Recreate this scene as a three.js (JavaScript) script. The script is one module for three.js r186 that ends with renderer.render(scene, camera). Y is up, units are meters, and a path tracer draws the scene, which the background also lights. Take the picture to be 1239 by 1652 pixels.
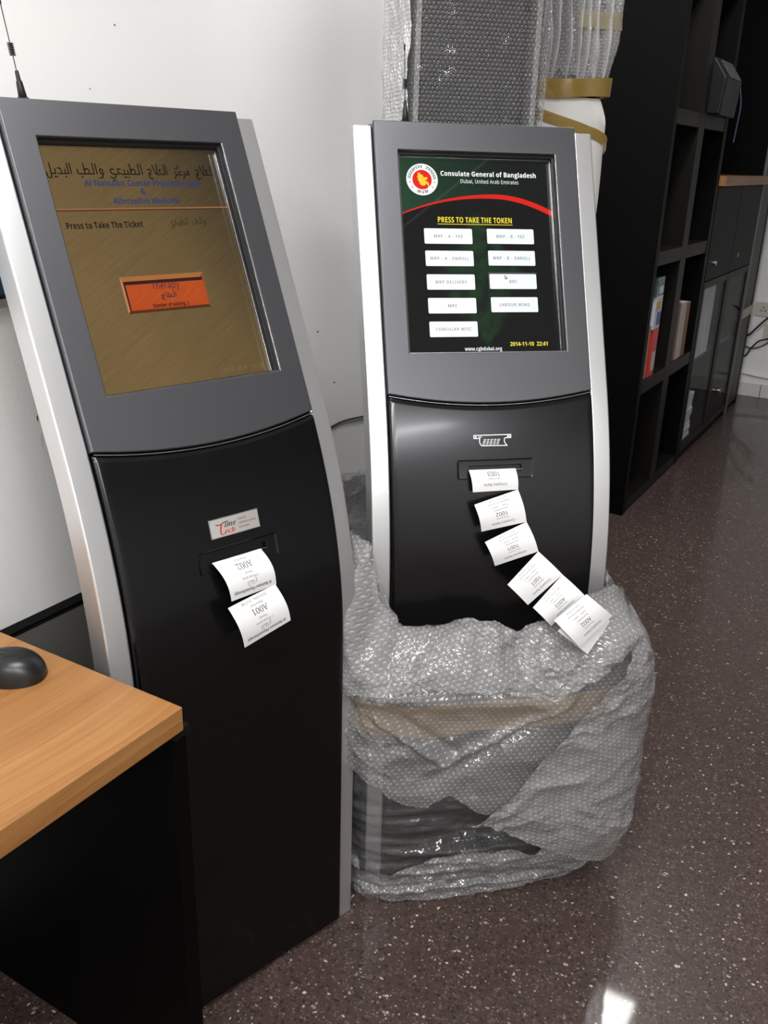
import * as THREE from 'three';
import { RoundedBoxGeometry } from 'three/addons/geometries/RoundedBoxGeometry.js';
import { mergeGeometries } from 'three/addons/utils/BufferGeometryUtils.js';
import { ImprovedNoise } from 'three/addons/math/ImprovedNoise.js';
import { RectAreaLightUniformsLib } from 'three/addons/lights/RectAreaLightUniformsLib.js';
import { Brush, Evaluator, SUBTRACTION } from 'three-bvh-csg';

// ------------------------------------------------------------------ camera, lights, exposure
const scene = new THREE.Scene();
scene.background = new THREE.Color(0x000000);
const D = Math.PI / 180;
const camera = new THREE.PerspectiveCamera(58.7188, 1239 / 1652, 0.05, 40);
camera.position.set(0, 1.41, 0);
camera.rotation.order = 'YXZ';
camera.rotation.set(-21.249 * D, 30.46 * D, 1.715 * D);
const renderer = new THREE.WebGLRenderer({ antialias: true });
renderer.toneMapping = THREE.LinearToneMapping;
renderer.toneMappingExposure = 3.3;
renderer.shadowMap.enabled = true;
RectAreaLightUniformsLib.init();
const CEIL = 2.7;
const lampSpots = [[-0.685, -3.14, 13], [-0.25, -0.3, 16], [2.4, 1.0, 24], [0.2, 2.2, 22], [1.15, 1.05, 26]];   // x, z and radiance; fittings right of and behind the camera are added fill

// ------------------------------------------------------------------ helpers
const used = {};
function numbered(n) { const k = used[n] = (used[n] ?? -1) + 1; return k ? n + '_' + String(k).padStart(3, '0') : n; }
function mesh(name, geo, mat, parent) {
  const m = new THREE.Mesh(Array.isArray(geo) ? mergeGeometries(geo.map(g => g.index ? g.toNonIndexed() : g)) : geo, mat);
  m.name = parent ? name : numbered(name); m.castShadow = m.receiveShadow = true;
  (parent ?? scene).add(m); return m;
}
function thing(name, label, category, pos = [0, 0, 0], turn = 0, group) {
  const o = new THREE.Group(); o.name = numbered(name); scene.add(o);
  o.position.set(...pos); o.rotation.y = turn; tag(o, label, category, group); return o;
}
function tag(o, label, category, group) { o.userData.label = label; o.userData.category = category; if (group) o.userData.group = group; return o; }
function struct(name, geo, mat) { const m = mesh(name, geo, mat); m.userData.kind = 'structure'; return m; }
function seeded(s) { return () => { s = (s + 0x6d2b79f5) | 0; let t = Math.imul(s ^ (s >>> 15), 1 | s); t = (t + Math.imul(t ^ (t >>> 7), 61 | t)) ^ t; return ((t ^ (t >>> 14)) >>> 0) / 4294967296; }; }
const perlin = new ImprovedNoise();
const noise = (x, y, z = 0) => perlin.noise(x + 37.3, y + 11.7, z + 5.1);
const ridge = (x, y, z) => 1 - 2 * Math.abs(noise(x, y, z)) * 1.6;
const clamp = (x, a = 0, b = 1) => Math.min(b, Math.max(a, x));
const smooth = (a, b, x) => { const t = clamp((x - a) / (b - a)); return t * t * (3 - 2 * t); };
const lerp = (a, b, t) => a + (b - a) * t;
function curve(pts) { return x => { if (x <= pts[0][0]) return pts[0][1]; for (let i = 1; i < pts.length; i++) if (x <= pts[i][0]) { const t = (x - pts[i - 1][0]) / (pts[i][0] - pts[i - 1][0]); return lerp(pts[i - 1][1], pts[i][1], t); } return pts[pts.length - 1][1]; }; }
function boxUV(g) {                                    // uv in metres, projected along the main axis of each face
  if (g.index) g = g.toNonIndexed();
  const p = g.attributes.position, n = g.attributes.normal, uv = new Float32Array(p.count * 2);
  for (let i = 0; i < p.count; i++) {
    const ax = Math.abs(n.getX(i)), ay = Math.abs(n.getY(i)), az = Math.abs(n.getZ(i));
    const [u, v] = ay >= ax && ay >= az ? [p.getX(i), p.getZ(i)] : ax >= az ? [p.getY(i), p.getZ(i)] : [p.getX(i), p.getY(i)];
    uv[2 * i] = u; uv[2 * i + 1] = v;
  }
  g.setAttribute('uv', new THREE.BufferAttribute(uv, 2)); return g;
}
function box(x0, x1, y0, y1, z0, z1, r = 0.0015) {     // rounded box between two corners
  const w = Math.abs(x1 - x0), h = Math.abs(y1 - y0), d = Math.abs(z1 - z0);
  const g = new RoundedBoxGeometry(w, h, d, 2, Math.min(r, w * 0.45, h * 0.45, d * 0.45));
  g.translate((x0 + x1) / 2, (y0 + y1) / 2, (z0 + z1) / 2); return boxUV(g);
}
function tube(pts, r, seg = 40, rad = 8) { return new THREE.TubeGeometry(new THREE.CatmullRomCurve3(pts.map(p => new THREE.Vector3(...p))), seg, r, rad); }
function grid(nu, nv, fn, uvfn) {                      // open surface, fn(u, v) -> [x, y, z]
  const pos = [], uv = [], idx = [];
  for (let j = 0; j <= nv; j++) for (let i = 0; i <= nu; i++) { const u = i / nu, v = j / nv; pos.push(...fn(u, v)); uv.push(...(uvfn ? uvfn(u, v) : [u, v])); }
  for (let j = 0; j < nv; j++) for (let i = 0; i < nu; i++) { const a = j * (nu + 1) + i, b = a + 1, c = a + nu + 1, d = c + 1; idx.push(a, b, d, a, d, c); }
  const g = new THREE.BufferGeometry();
  g.setAttribute('position', new THREE.Float32BufferAttribute(pos, 3)); g.setAttribute('uv', new THREE.Float32BufferAttribute(uv, 2));
  g.setIndex(idx); g.computeVertexNormals(); return g;
}
function solid(nu, nv, front, back) {                  // closed slab between a front and a back sheet
  const pos = [], uv = [], idx = [], F = (i, j) => j * (nu + 1) + i, N = (nu + 1) * (nv + 1), B = (i, j) => N + F(i, j);
  for (const f of [front, back]) for (let j = 0; j <= nv; j++) for (let i = 0; i <= nu; i++) { pos.push(...f(i / nu, j / nv)); uv.push(i / nu, j / nv); }
  const quad = (a, b, c, d) => idx.push(a, b, c, a, c, d);
  for (let j = 0; j < nv; j++) for (let i = 0; i < nu; i++) { quad(F(i, j), F(i + 1, j), F(i + 1, j + 1), F(i, j + 1)); quad(B(i, j), B(i, j + 1), B(i + 1, j + 1), B(i + 1, j)); }
  for (let i = 0; i < nu; i++) { quad(B(i, 0), B(i + 1, 0), F(i + 1, 0), F(i, 0)); quad(F(i, nv), F(i + 1, nv), B(i + 1, nv), B(i, nv)); }
  for (let j = 0; j < nv; j++) { quad(B(0, j), F(0, j), F(0, j + 1), B(0, j + 1)); quad(F(nu, j), B(nu, j), B(nu, j + 1), F(nu, j + 1)); }
  const g = new THREE.BufferGeometry();
  g.setAttribute('position', new THREE.Float32BufferAttribute(pos, 3)); g.setAttribute('uv', new THREE.Float32BufferAttribute(uv, 2)); g.setIndex(idx);
  return g;
}
function creased(g, angle) {                           // smooth normals, kept sharp across edges over the angle
  const n = g.index ? g.toNonIndexed() : g, p = n.attributes.position, cnt = p.count / 3, fn = [], map = new Map(), key = i => Math.round(p.getX(i) * 2e4) + ',' + Math.round(p.getY(i) * 2e4) + ',' + Math.round(p.getZ(i) * 2e4);
  const a = new THREE.Vector3(), b = new THREE.Vector3(), c = new THREE.Vector3();
  for (let f = 0; f < cnt; f++) {
    a.fromBufferAttribute(p, 3 * f); b.fromBufferAttribute(p, 3 * f + 1); c.fromBufferAttribute(p, 3 * f + 2);
    fn.push(b.sub(a).cross(c.sub(a)).clone());
    for (let k = 0; k < 3; k++) { const q = key(3 * f + k); (map.get(q) ?? map.set(q, []).get(q)).push(f); }
  }
  const out = new Float32Array(p.count * 3), cosA = Math.cos(angle), s = new THREE.Vector3();
  for (let f = 0; f < cnt; f++) { const u = fn[f].clone().normalize(); for (let k = 0; k < 3; k++) { s.set(0, 0, 0); for (const o of map.get(key(3 * f + k))) if (fn[o].lengthSq() > 0 && fn[o].dot(u) >= cosA * fn[o].length()) s.add(fn[o]); if (!s.lengthSq()) s.copy(u); s.normalize(); s.toArray(out, 3 * (3 * f + k)); } }
  n.setAttribute('normal', new THREE.BufferAttribute(out, 3)); return n;
}
// ------------------------------------------------------------------ textures
function canvasTex(w, h, draw, colour = true) {
  const c = document.createElement('canvas'); c.width = w; c.height = h; draw(c.getContext('2d'), w, h);
  const t = new THREE.CanvasTexture(c); if (colour) t.colorSpace = THREE.SRGBColorSpace; t.magFilter = THREE.LinearFilter; t.anisotropy = 8; return t;
}
function dataTex(n, fn, size, srgb = true) {           // square tiling texture, size in metres; fn -> [r, g, b] 0..255
  const d = new Uint8Array(n * n * 4);
  for (let y = 0; y < n; y++) for (let x = 0; x < n; x++) { const c = fn(x / n, y / n, x, y), i = (y * n + x) * 4; d[i] = c[0]; d[i + 1] = c[1]; d[i + 2] = c[2]; d[i + 3] = 255; }
  const t = new THREE.DataTexture(d, n, n); t.wrapS = t.wrapT = THREE.RepeatWrapping; t.magFilter = THREE.LinearFilter; t.minFilter = THREE.LinearMipmapLinearFilter; t.generateMipmaps = true;
  if (srgb) t.colorSpace = THREE.SRGBColorSpace; t.repeat.set(1 / size, 1 / size); t.needsUpdate = true; return t;
}
function tileNoise(u, v, f, z) {                       // noise that repeats at 1
  const x = u * f, y = v * f, w = (a, b) => noise(a + 0.37, b + 0.71, z);
  const s = u, t = v;
  return (w(x, y) * (1 - s) + w(x - f, y) * s) * (1 - t) + (w(x, y - f) * (1 - s) + w(x - f, y - f) * s) * t;
}
// speckled brown terrazzo
const terrazzo = (() => {
  const n = 2048, size = 1.12, rnd = seeded(71), c = document.createElement('canvas'); c.width = c.height = n; const g = c.getContext('2d');
  g.fillStyle = '#4a3d3a'; g.fillRect(0, 0, n, n);
  const chip = (x, y, r, col) => {
    g.fillStyle = col; const k = 5 + Math.floor(rnd() * 3), a0 = rnd() * 6.28, pts = []; const sx = 0.7 + rnd() * 0.7;
    for (let i = 0; i < k; i++) { const a = a0 + i / k * 6.283, q = r * (0.65 + rnd() * 0.6); pts.push([Math.cos(a) * q * sx, Math.sin(a) * q / sx]); }
    for (const ox of [-n, 0, n]) for (const oy of [-n, 0, n]) { if (x + ox < -20 || x + ox > n + 20 || y + oy < -20 || y + oy > n + 20) continue; g.beginPath(); pts.forEach(([px, py], i) => i ? g.lineTo(x + ox + px, y + oy + py) : g.moveTo(x + ox + px, y + oy + py)); g.fill(); }
  };
  const pal = ['#b0a59b', '#9a8d84', '#bdb2a7', '#8d817a', '#cbc0b5', '#968b86'], low = ['#5c4c48', '#3a302e', '#63534c', '#332a29', '#554944'];
  for (let i = 0; i < 26000; i++) chip(rnd() * n, rnd() * n, 2 + rnd() * 5, low[Math.floor(rnd() * 5)]);
  for (let i = 0; i < 6500; i++) chip(rnd() * n, rnd() * n, 0.8 + rnd() * 1.3, pal[Math.floor(rnd() * 6)]);
  for (let i = 0; i < 2300; i++) chip(rnd() * n, rnd() * n, 2.2 + Math.pow(rnd(), 2) * 4.6, pal[Math.floor(rnd() * 6)]);
  const t = new THREE.CanvasTexture(c); t.colorSpace = THREE.SRGBColorSpace; t.wrapS = t.wrapT = THREE.RepeatWrapping; t.repeat.set(1 / size, 1 / size); t.anisotropy = 8; return t;
})();
const plasterBump = dataTex(512, (u, v) => { const h = 128 + 90 * tileNoise(u, v, 60, 1) + 50 * tileNoise(u, v, 120, 2); return [h, h, h]; }, 0.5, false);
const woodGrain = dataTex(1024, (u, v) => {            // grain runs along v
  const w = tileNoise(u, v, 4, 3) * 0.05, a = tileNoise(u + w, v * 0.999, 2, 4);
  const f1 = tileNoise(u * 1, v, 1, 9) * 0.12 + u;
  let s = 0; const rr = [[9, 0.5], [23, 0.32], [61, 0.25], [140, 0.22]];
  for (const [f, m] of rr) s += m * noise((f1 + w) * f, v * 2.2 + f, f) * (0.65 + a * 0.4);
  const pore = Math.max(0, noise(u * 420, v * 30, 8) - 0.34) * 2.0;
  const fine = Math.max(0, noise((f1 + w) * 210, v * 5, 21) - 0.12) * 0.9;
  const k = clamp(0.62 + s * 1.15) - pore * 0.4 - fine * 0.5;
  return [lerp(176, 222, k), lerp(113, 163, k), lerp(60, 102, k)].map(q => clamp(q, 0, 255));
}, 0.72);
woodGrain.repeat.set(1 / 0.72, 1 / 1.44);
const bubbleBump = (() => {                            // hexagonal rows of bubbles, 10 mm apart
  const n = 256, s = Math.sqrt(3);
  return (() => { const d = new Uint8Array(n * n * 4);
    for (let y = 0; y < n; y++) for (let x = 0; x < n; x++) {
      const X = x / n * 2, Y = y / n * s; let best = 9;
      for (let j = -1; j <= 3; j++) for (let i = -1; i <= 3; i++) { const cx = i + (j & 1 ? 0.5 : 0), cy = j * s / 2; best = Math.min(best, Math.hypot(X - cx, Y - cy)); }
      const h = 255 * Math.sqrt(clamp(1 - Math.pow(best / 0.44, 2))), i = (y * n + x) * 4; d[i] = d[i + 1] = d[i + 2] = h; d[i + 3] = 255;
    }
    const t = new THREE.DataTexture(d, n, n); t.wrapS = t.wrapT = THREE.RepeatWrapping; t.magFilter = THREE.LinearFilter; t.repeat.set(1 / 0.018, 1 / (0.009 * s)); t.needsUpdate = true; return t; })();
})();
const bubbleDots = (() => {                            // how clear the film is: bubbles scatter a little more than the flat web between them
  const n = 256, q = Math.sqrt(3), d = new Uint8Array(n * n * 4);
  for (let y = 0; y < n; y++) for (let x = 0; x < n; x++) {
    const X = x / n * 2, Y = y / n * q; let best = 9;
    for (let j = -1; j <= 3; j++) for (let i = -1; i <= 3; i++) { const cx = i + (j & 1 ? 0.5 : 0), cy = j * q / 2; best = Math.min(best, Math.hypot(X - cx, Y - cy)); }
    const rimv = Math.exp(-(((best - 0.4) / 0.07) ** 2)) * 0.1 + Math.exp(-((best / 0.16) ** 2)) * 0.42, c = 255 * (1 - rimv), i = (y * n + x) * 4; d[i] = d[i + 1] = d[i + 2] = c; d[i + 3] = 255;
  }
  const t = new THREE.DataTexture(d, n, n); t.wrapS = t.wrapT = THREE.RepeatWrapping; t.magFilter = THREE.LinearFilter; t.repeat.copy(bubbleBump.repeat); t.needsUpdate = true; return t;
})();
const fabricless = dataTex(256, (u, v) => { const h = 128 + 100 * tileNoise(u, v, 90, 5); return [h, h, h]; }, 0.06, false);

// ------------------------------------------------------------------ materials
const std = (color, roughness, metalness = 0, more = {}) => new THREE.MeshStandardMaterial({ color, roughness, metalness, ...more });
const phys = (color, roughness, metalness = 0, more = {}) => new THREE.MeshPhysicalMaterial({ color, roughness, metalness, ...more });
const lin = (r, g, b) => new THREE.Color().setRGB(r, g, b);
const M = {
  wall: std(lin(0.87, 0.87, 0.865), 0.75, 0, { bumpMap: plasterBump, bumpScale: 0.0004 }),
  ceiling: std(lin(0.8, 0.8, 0.79), 0.9),
  rest: std(lin(0.45, 0.44, 0.43), 0.8),
  floor: phys(lin(0.8, 0.79, 0.77), 0.38, 0, { map: terrazzo, ior: 1.5, specularIntensity: 0.35, clearcoat: 0.42, clearcoatRoughness: 0.05 }),
  grout: std(lin(0.075, 0.062, 0.056), 0.5),
  tileWhite: std(lin(0.7, 0.69, 0.67), 0.35),
  silver: phys(lin(0.7, 0.715, 0.73), 0.37, 0.88, { bumpMap: fabricless, bumpScale: 0.00003 }),
  dark: phys(lin(0.104, 0.106, 0.116), 0.44, 0.75, { bumpMap: fabricless, bumpScale: 0.00003, clearcoat: 0.15, clearcoatRoughness: 0.25 }),
  darker: phys(lin(0.042, 0.042, 0.045), 0.24, 0.97, { clearcoat: 0.12, clearcoatRoughness: 0.1 }),
  shell: std(lin(0.05, 0.05, 0.054), 0.5, 0.2),
  black: std(lin(0.006, 0.006, 0.007), 0.5),
  blackPlastic: std(lin(0.012, 0.012, 0.014), 0.38),
  steel: std(lin(0.55, 0.55, 0.56), 0.25, 1),
  whip: std(lin(0.03, 0.03, 0.04), 0.35, 0.4),
  wood: phys(lin(0.46, 0.46, 0.42), 0.42, 0, { map: woodGrain }),
  melamine: phys(lin(0.0014, 0.0013, 0.0012), 0.5, 0, { specularIntensity: 0.14 }),
  melamineLight: phys(lin(0.006, 0.0054, 0.0048), 0.45, 0, { specularIntensity: 0.25 }),
  gloss: phys(lin(0.17, 0.165, 0.15), 0.3, 0.1, { clearcoat: 0.4, clearcoatRoughness: 0.2 }),
  mouse: std(lin(0.007, 0.007, 0.008), 0.36, 0),
  paper: std(lin(0.7, 0.7, 0.7), 0.6),
  foam: std(lin(0.66, 0.655, 0.64), 0.85),
  tape: phys(lin(0.36, 0.24, 0.055), 0.25, 0, { transmission: 0.35, thickness: 0 }),
  brownTape: phys(lin(0.5, 0.31, 0.12), 0.3, 0, { transmission: 0.35, thickness: 0 }),
  clearTape: phys(lin(0.75, 0.68, 0.5), 0.2, 0, { transmission: 0.7, thickness: 0 }),
  cable: std(lin(0.012, 0.012, 0.012), 0.5),
  beige: std(lin(0.42, 0.4, 0.33), 0.5),
};
const plastic = (through, rough, bump, col = 0.86, more = {}) => phys(lin(col, col, col * 1.005), rough, 0, { transmission: through, thickness: 0, ior: 1.5, transmissionMap: bubbleDots, bumpMap: bubbleBump, bumpScale: bump, side: THREE.DoubleSide, ...more });

// ------------------------------------------------------------------ the room
const X0 = -1.377, X1 = 3.4, Z0 = -6.36, Z1 = 3.0;
struct('wall_left', box(X0 - 0.15, X0, -0.1, CEIL + 0.1, Z0 - 0.15, Z1 + 0.15, 0), M.wall);
struct('wall_back', box(X0, X1, -0.1, CEIL + 0.1, Z0 - 0.15, Z0, 0), M.wall);
struct('wall_right', box(X1, X1 + 0.15, -0.1, CEIL + 0.1, Z0 - 0.15, Z1 + 0.15, 0), M.rest);
struct('wall_front', box(X0, X1, -0.1, CEIL + 0.1, Z1, Z1 + 0.15, 0), M.rest);
struct('ceiling', box(X0, X1, CEIL, CEIL + 0.1, Z0, Z1, 0), M.ceiling);
{ // small scuffs on the plaster
  const wl = scene.getObjectByName('wall_left'), scuff = (y, z, w, hh, c) => { const g = new THREE.CircleGeometry(0.5, 14); g.scale(w, hh, 1); g.rotateY(Math.PI / 2); g.translate(X0 + 0.0006, y, z); mesh('scuff', g, std(lin(c, c, c), 0.8), wl); };
  scuff(0.945, -1.07, 0.003, 0.012, 0.06); scuff(0.9, -1.075, 0.0012, 0.03, 0.4); scuff(1.62, -1.33, 0.004, 0.004, 0.12); scuff(0.98, -1.97, 0.01, 0.004, 0.1); scuff(0.83, -2.05, 0.014, 0.004, 0.25); scuff(1.51, -1.26, 0.003, 0.003, 0.15);
}
const floor = struct('floor', box(X0, X1, -0.1, -0.0012, Z0, Z1, 0), M.grout);
{
  const S = 0.56, gap = 0.0007, OX = -0.42, OZ = -1.112, shapes = new Map();
  for (let i = -3; i < 8; i++) for (let k = -8; k < 11; k++) {
    const x0 = Math.max(X0, OX + i * S), x1 = Math.min(X1, OX + (i + 1) * S), z1 = Math.min(Z1, OZ - k * S + S), z0 = Math.max(Z0, OZ - k * S);
    if (x1 - x0 < 0.02 || z1 - z0 < 0.02) continue;
    const key = [(x1 - x0).toFixed(3), (z1 - z0).toFixed(3), ((i % 2) + 2) % 2, ((k % 2) + 2) % 2].join();
    if (!shapes.has(key)) {
      const w = x1 - x0 - gap, d = z1 - z0 - gap, g = new RoundedBoxGeometry(w, 0.006, d, 1, 0.0004), q = boxUV(g), uv = q.attributes.uv;
      for (let j = 0; j < uv.count; j++) uv.setXY(j, uv.getX(j) + (i & 1) * S + w / 2, uv.getY(j) + (k & 1) * S + d / 2);
      shapes.set(key, q);
    }
    const m = mesh('floor_tile', shapes.get(key), M.floor, floor); m.position.set((x0 + x1) / 2, -0.003, (z0 + z1) / 2);
  }
}
const baseboard = struct('baseboard_back', box(X0, X1, 0, 0.084, Z0, Z0 + 0.003, 0), M.grout);
for (let i = 0; i < 4; i++) mesh('skirting_tile', box(-1.06 + i * 0.18, -0.884 + i * 0.18, 0.001, 0.084, Z0 + 0.002, Z0 + 0.012, 0.001), M.tileWhite, baseboard);

// ------------------------------------------------------------------ ceiling lights
for (const [i, [x, z, power]] of lampSpots.entries()) {
  const where = ['near the black bookcase', 'over the desk and camera', 'added as fill over the right side of the room', 'added as fill behind the camera', 'added as fill over the right foreground floor'][i];
  const t = thing('ceiling_light', 'long white fluorescent ceiling fitting ' + where, 'light', [x, CEIL, z], 0, 'fluorescent ceiling fittings');
  const fr = [[-0.115, -0.1, -0.62, 0.62], [0.1, 0.115, -0.62, 0.62], [-0.1, 0.1, -0.62, -0.603], [-0.1, 0.1, 0.603, 0.62]].map(([a, b, c, d]) => box(a, b, -0.03, 0, c, d, 0.002));
  mesh('frame', fr, M.tileWhite, t);
  mesh('diffuser', box(-0.1, 0.1, -0.02, -0.004, -0.603, 0.603, 0.001), std(0xffffff, 0.6, 0, { emissive: 0xffffff, emissiveIntensity: 2 }), t);
  const l = new THREE.RectAreaLight(lin(1, 0.99, 0.975), power, 0.2, 1.2); l.position.set(x, CEIL - 0.025, z); l.rotation.set(-Math.PI / 2, 0, 0); scene.add(l);
}

// ------------------------------------------------------------------ kiosks
const prof = h => h < 0.63 ? 0 : h < 1.02 ? -0.445 * (h - 0.63) ** 2 / 0.78 : -0.445 * 0.195 - 0.445 * (h - 1.02);
const TH = Math.atan(0.445), TOP = 1.469, seamH = x => 0.999 + 0.018 * (x / 0.19) ** 2;
const onSlope = g => { g.rotateX(-TH); g.translate(0, 1.02, prof(1.02)); return g; };           // (x, along the slope, out of it) -> kiosk axes
const slopeAt = h => Math.atan(h < 0.63 ? 0 : h < 1.02 ? 0.445 * (h - 0.63) / 0.39 : 0.445);
const W2 = 0.228, STRIP = 0.0347, PX = 0.1915;
const evaluator = new Evaluator(); evaluator.attributes = ['position', 'normal', 'uv'];
function sidePanel(side) {
  const s = new THREE.Shape(), n = 48, b = 0.003;
  for (let i = 0; i <= n; i++) { const h = lerp(b, TOP - 0.006 - b, i / n), z = prof(h) - b; i ? s.lineTo(z, h) : s.moveTo(z, h); }
  for (let i = n; i >= 0; i--) { const h = lerp(b, TOP - 0.006 - b, i / n); s.lineTo(prof(h) - 0.055 + b, h); }
  const g = new THREE.ExtrudeGeometry(s, { depth: STRIP - 2 * b, bevelEnabled: true, bevelThickness: b, bevelSize: b, bevelSegments: 3, steps: 1 });
  g.rotateY(-Math.PI / 2); g.translate(side > 0 ? W2 - b : -W2 + STRIP - b, 0, 0); return creased(g, 35 * D);
}
function upperPanel() {
  const c = Math.cos(TH), s = new THREE.Shape(), b = 0.002, x = PX - b, wTop = (TOP - 1.02) / c - b, n = 24;
  for (let i = 0; i <= n; i++) { const q = lerp(-x, x, i / n), w = (seamH(q) - 1.02) / c + b + 0.0015; i ? s.lineTo(q, w) : s.moveTo(q, w); }
  s.lineTo(x, wTop); s.lineTo(-x, wTop); s.closePath();
  const hole = new THREE.Path(), hx = 0.149 + b, w0 = (1.084 - 1.02) / c - b, w1 = (1.421 - 1.02) / c + b;
  hole.moveTo(-hx, w0); hole.lineTo(-hx, w1); hole.lineTo(hx, w1); hole.lineTo(hx, w0); hole.closePath(); s.holes.push(hole);
  const g = new THREE.ExtrudeGeometry(s, { depth: 0.012, bevelEnabled: true, bevelThickness: b, bevelSize: b, bevelSegments: 3, steps: 1 });
  g.translate(0, 0, -0.004); return onSlope(creased(g, 35 * D));
}
function frameRing(x, w0, w1, wide, z0, z1) {          // a flat rectangular ring lying in the sloped face
  const g = [[-x, -x + wide, w0, w1], [x - wide, x, w0, w1], [-x + wide, x - wide, w0, w0 + wide], [-x + wide, x - wide, w1 - wide, w1]].map(([a, b, c, d]) => box(a, b, c, d, z0, z1, 0.0004));
  return onSlope(mergeGeometries(g));
}
function lowerPanel(slotH) {
  const xs = u => (u - 0.5) * 2 * PX, edge = (u, v) => { const e = Math.min(u, 1 - u) * 2 * PX, t = (1 - v); return 0.003 * (1 - smooth(0, 0.004, e)) + 0.003 * (1 - smooth(0, 0.005, t)); };
  const remap = u => u < 0.04 ? u / 0.04 * 0.012 : u > 0.96 ? 1 - (1 - u) / 0.04 * 0.012 : 0.012 + (u - 0.04) / 0.92 * 0.976;
  const f = dz => (uu, v) => { const u = remap(uu), vv = v > 0.95 ? 1 - (1 - v) / 0.05 * 0.006 : v / 0.95 * 0.994, x = xs(u), h = lerp(0.012, seamH(x) - 0.0022, vv); return [x, h, prof(h) + (dz > 0 ? dz - edge(u, vv) : dz)]; };
  let g = creased(solid(50, 80, f(0.011), f(-0.006)), 40 * D);
  const cut = (w, h, d, dep, y, r) => { const q = r ? new RoundedBoxGeometry(w, h, d, 3, r) : new THREE.BoxGeometry(w, h, d); q.translate(0, 0, d / 2 - dep); q.rotateX(-slopeAt(y)); q.translate(0, y, prof(y) + 0.011); const B = new Brush(q.index ? q.toNonIndexed() : q); B.updateMatrixWorld(); return B; };
  let a = new Brush(g); a.updateMatrixWorld();
  a = evaluator.evaluate(a, cut(0.147, 0.04, 0.03, 0.0016, slotH - 0.001, 0.006), SUBTRACTION);
  a = evaluator.evaluate(a, cut(0.1, 0.0125, 0.08, 0.04, slotH, 0), SUBTRACTION);
  return creased(a.geometry, 40 * D);
}
function bodyShell() {                                 // narrower casing behind the curved front
  const ring = h => { const z = prof(h) - (h > 1.0 ? 0.022 : 0.007), zb = Math.min(-0.28, prof(h) - 0.05), m = z - 0.05; return [[-0.19, z], [0.19, z], [0.19, m], [0.105, zb], [-0.105, zb], [-0.19, m]]; };
  const n = 30, pos = [], idx = [];
  for (let j = 0; j <= n; j++) { const h = lerp(0.004, TOP - 0.012, j / n); for (const [x, z] of ring(h)) pos.push(x, h, z); }
  for (let j = 0; j < n; j++) for (let i = 0; i < 6; i++) { const a = j * 6 + i, b = j * 6 + (i + 1) % 6; idx.push(a, b, b + 6, a, b + 6, a + 6); }
  for (let i = 1; i < 5; i++) { idx.push(0, i + 1, i); const t = n * 6; idx.push(t, t + i, t + i + 1); }
  const g = new THREE.BufferGeometry(); g.setAttribute('position', new THREE.Float32BufferAttribute(pos, 3)); g.setIndex(idx);
  const q = creased(g, 30 * D); q.setAttribute('uv', new THREE.Float32BufferAttribute(new Float32Array(q.attributes.position.count * 2), 2)); return q;
}
const sideL = sidePanel(-1), sideR = sidePanel(1), upper = upperPanel(), shell = bodyShell();
const surf = (x, h, off) => { const a = slopeAt(h); return [x, h + Math.sin(a) * off, prof(h) + Math.cos(a) * off]; };
function kiosk(label, pos, turn, slotH, screenTex, glow) {
  const t = thing('ticket_kiosk', label, 'kiosk', pos, turn), c = Math.cos(TH);
  mesh('casing', shell, M.shell, t);
  const a = mesh('side_panel', sideL, M.silver, t), b = mesh('side_panel', sideR, M.silver, t); a.userData.label = b.userData.label = 'curved silver side panel';
  mesh('screen_surround', upper, M.dark, t);
  mesh('lower_front_panel', lowerPanel(slotH), M.darker, t);
  mesh('top_cap', box(-0.19, 0.19, TOP - 0.012, TOP - 0.002, prof(TOP) - 0.055, prof(TOP) + 0.002, 0.002), M.dark, t);
  const w0 = 0.064 / c, w1 = 0.401 / c;
  mesh('screen_bezel', frameRing(0.1488, w0 + 0.0002, w1 - 0.0002, 0.0035, -0.012, 0.0005), M.blackPlastic, t);
  mesh('bezel_trim', frameRing(0.1452, w0 + 0.004, w1 - 0.004, 0.001, -0.013, -0.009), M.steel, t);
  const eg = [box(0.1486, 0.1499, w0, w1, 0.0066, 0.0094, 0.0004), box(-0.149, 0.149, w0 - 0.0004, w0 + 0.0012, 0.0066, 0.0094, 0.0004)];
  mesh('opening_glint', onSlope(mergeGeometries(eg)), M.steel, t);  // added bright strips stand in for light caught on right and bottom chamfers
  const arc = []; for (let i = 0; i <= 30; i++) { const x = lerp(-PX + 0.001, PX - 0.001, i / 30); arc.push(surf(x, seamH(x) - 0.0024, 0.0092)); }
  mesh('seam_glint', tube(arc, 0.0011, 60, 8), M.steel, t);  // added bright line standing in for light caught on the lower panel bevel
  const g = new THREE.PlaneGeometry(0.29, w1 - w0 - 0.008); g.translate(0, (w0 + w1) / 2, -0.0125);
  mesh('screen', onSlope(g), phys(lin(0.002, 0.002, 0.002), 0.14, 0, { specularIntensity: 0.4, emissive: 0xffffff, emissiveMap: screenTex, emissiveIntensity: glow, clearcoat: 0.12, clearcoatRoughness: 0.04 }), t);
  const sl = box(-0.055, 0.055, -0.011, 0.011, -0.001, 0.001, 0.0005); sl.rotateX(-slopeAt(slotH)); sl.translate(...surf(0, slotH, -0.001)); mesh('printer_throat', sl, M.black, t);
  const lip = box(-0.05, 0.05, -0.0006, 0.0006, -0.004, 0.0006, 0.0004); lip.rotateX(-slopeAt(slotH)); lip.translate(...surf(0, slotH - 0.0058, 0.0105)); mesh('tear_bar', lip, M.steel, t);
  return t;
}
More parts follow.
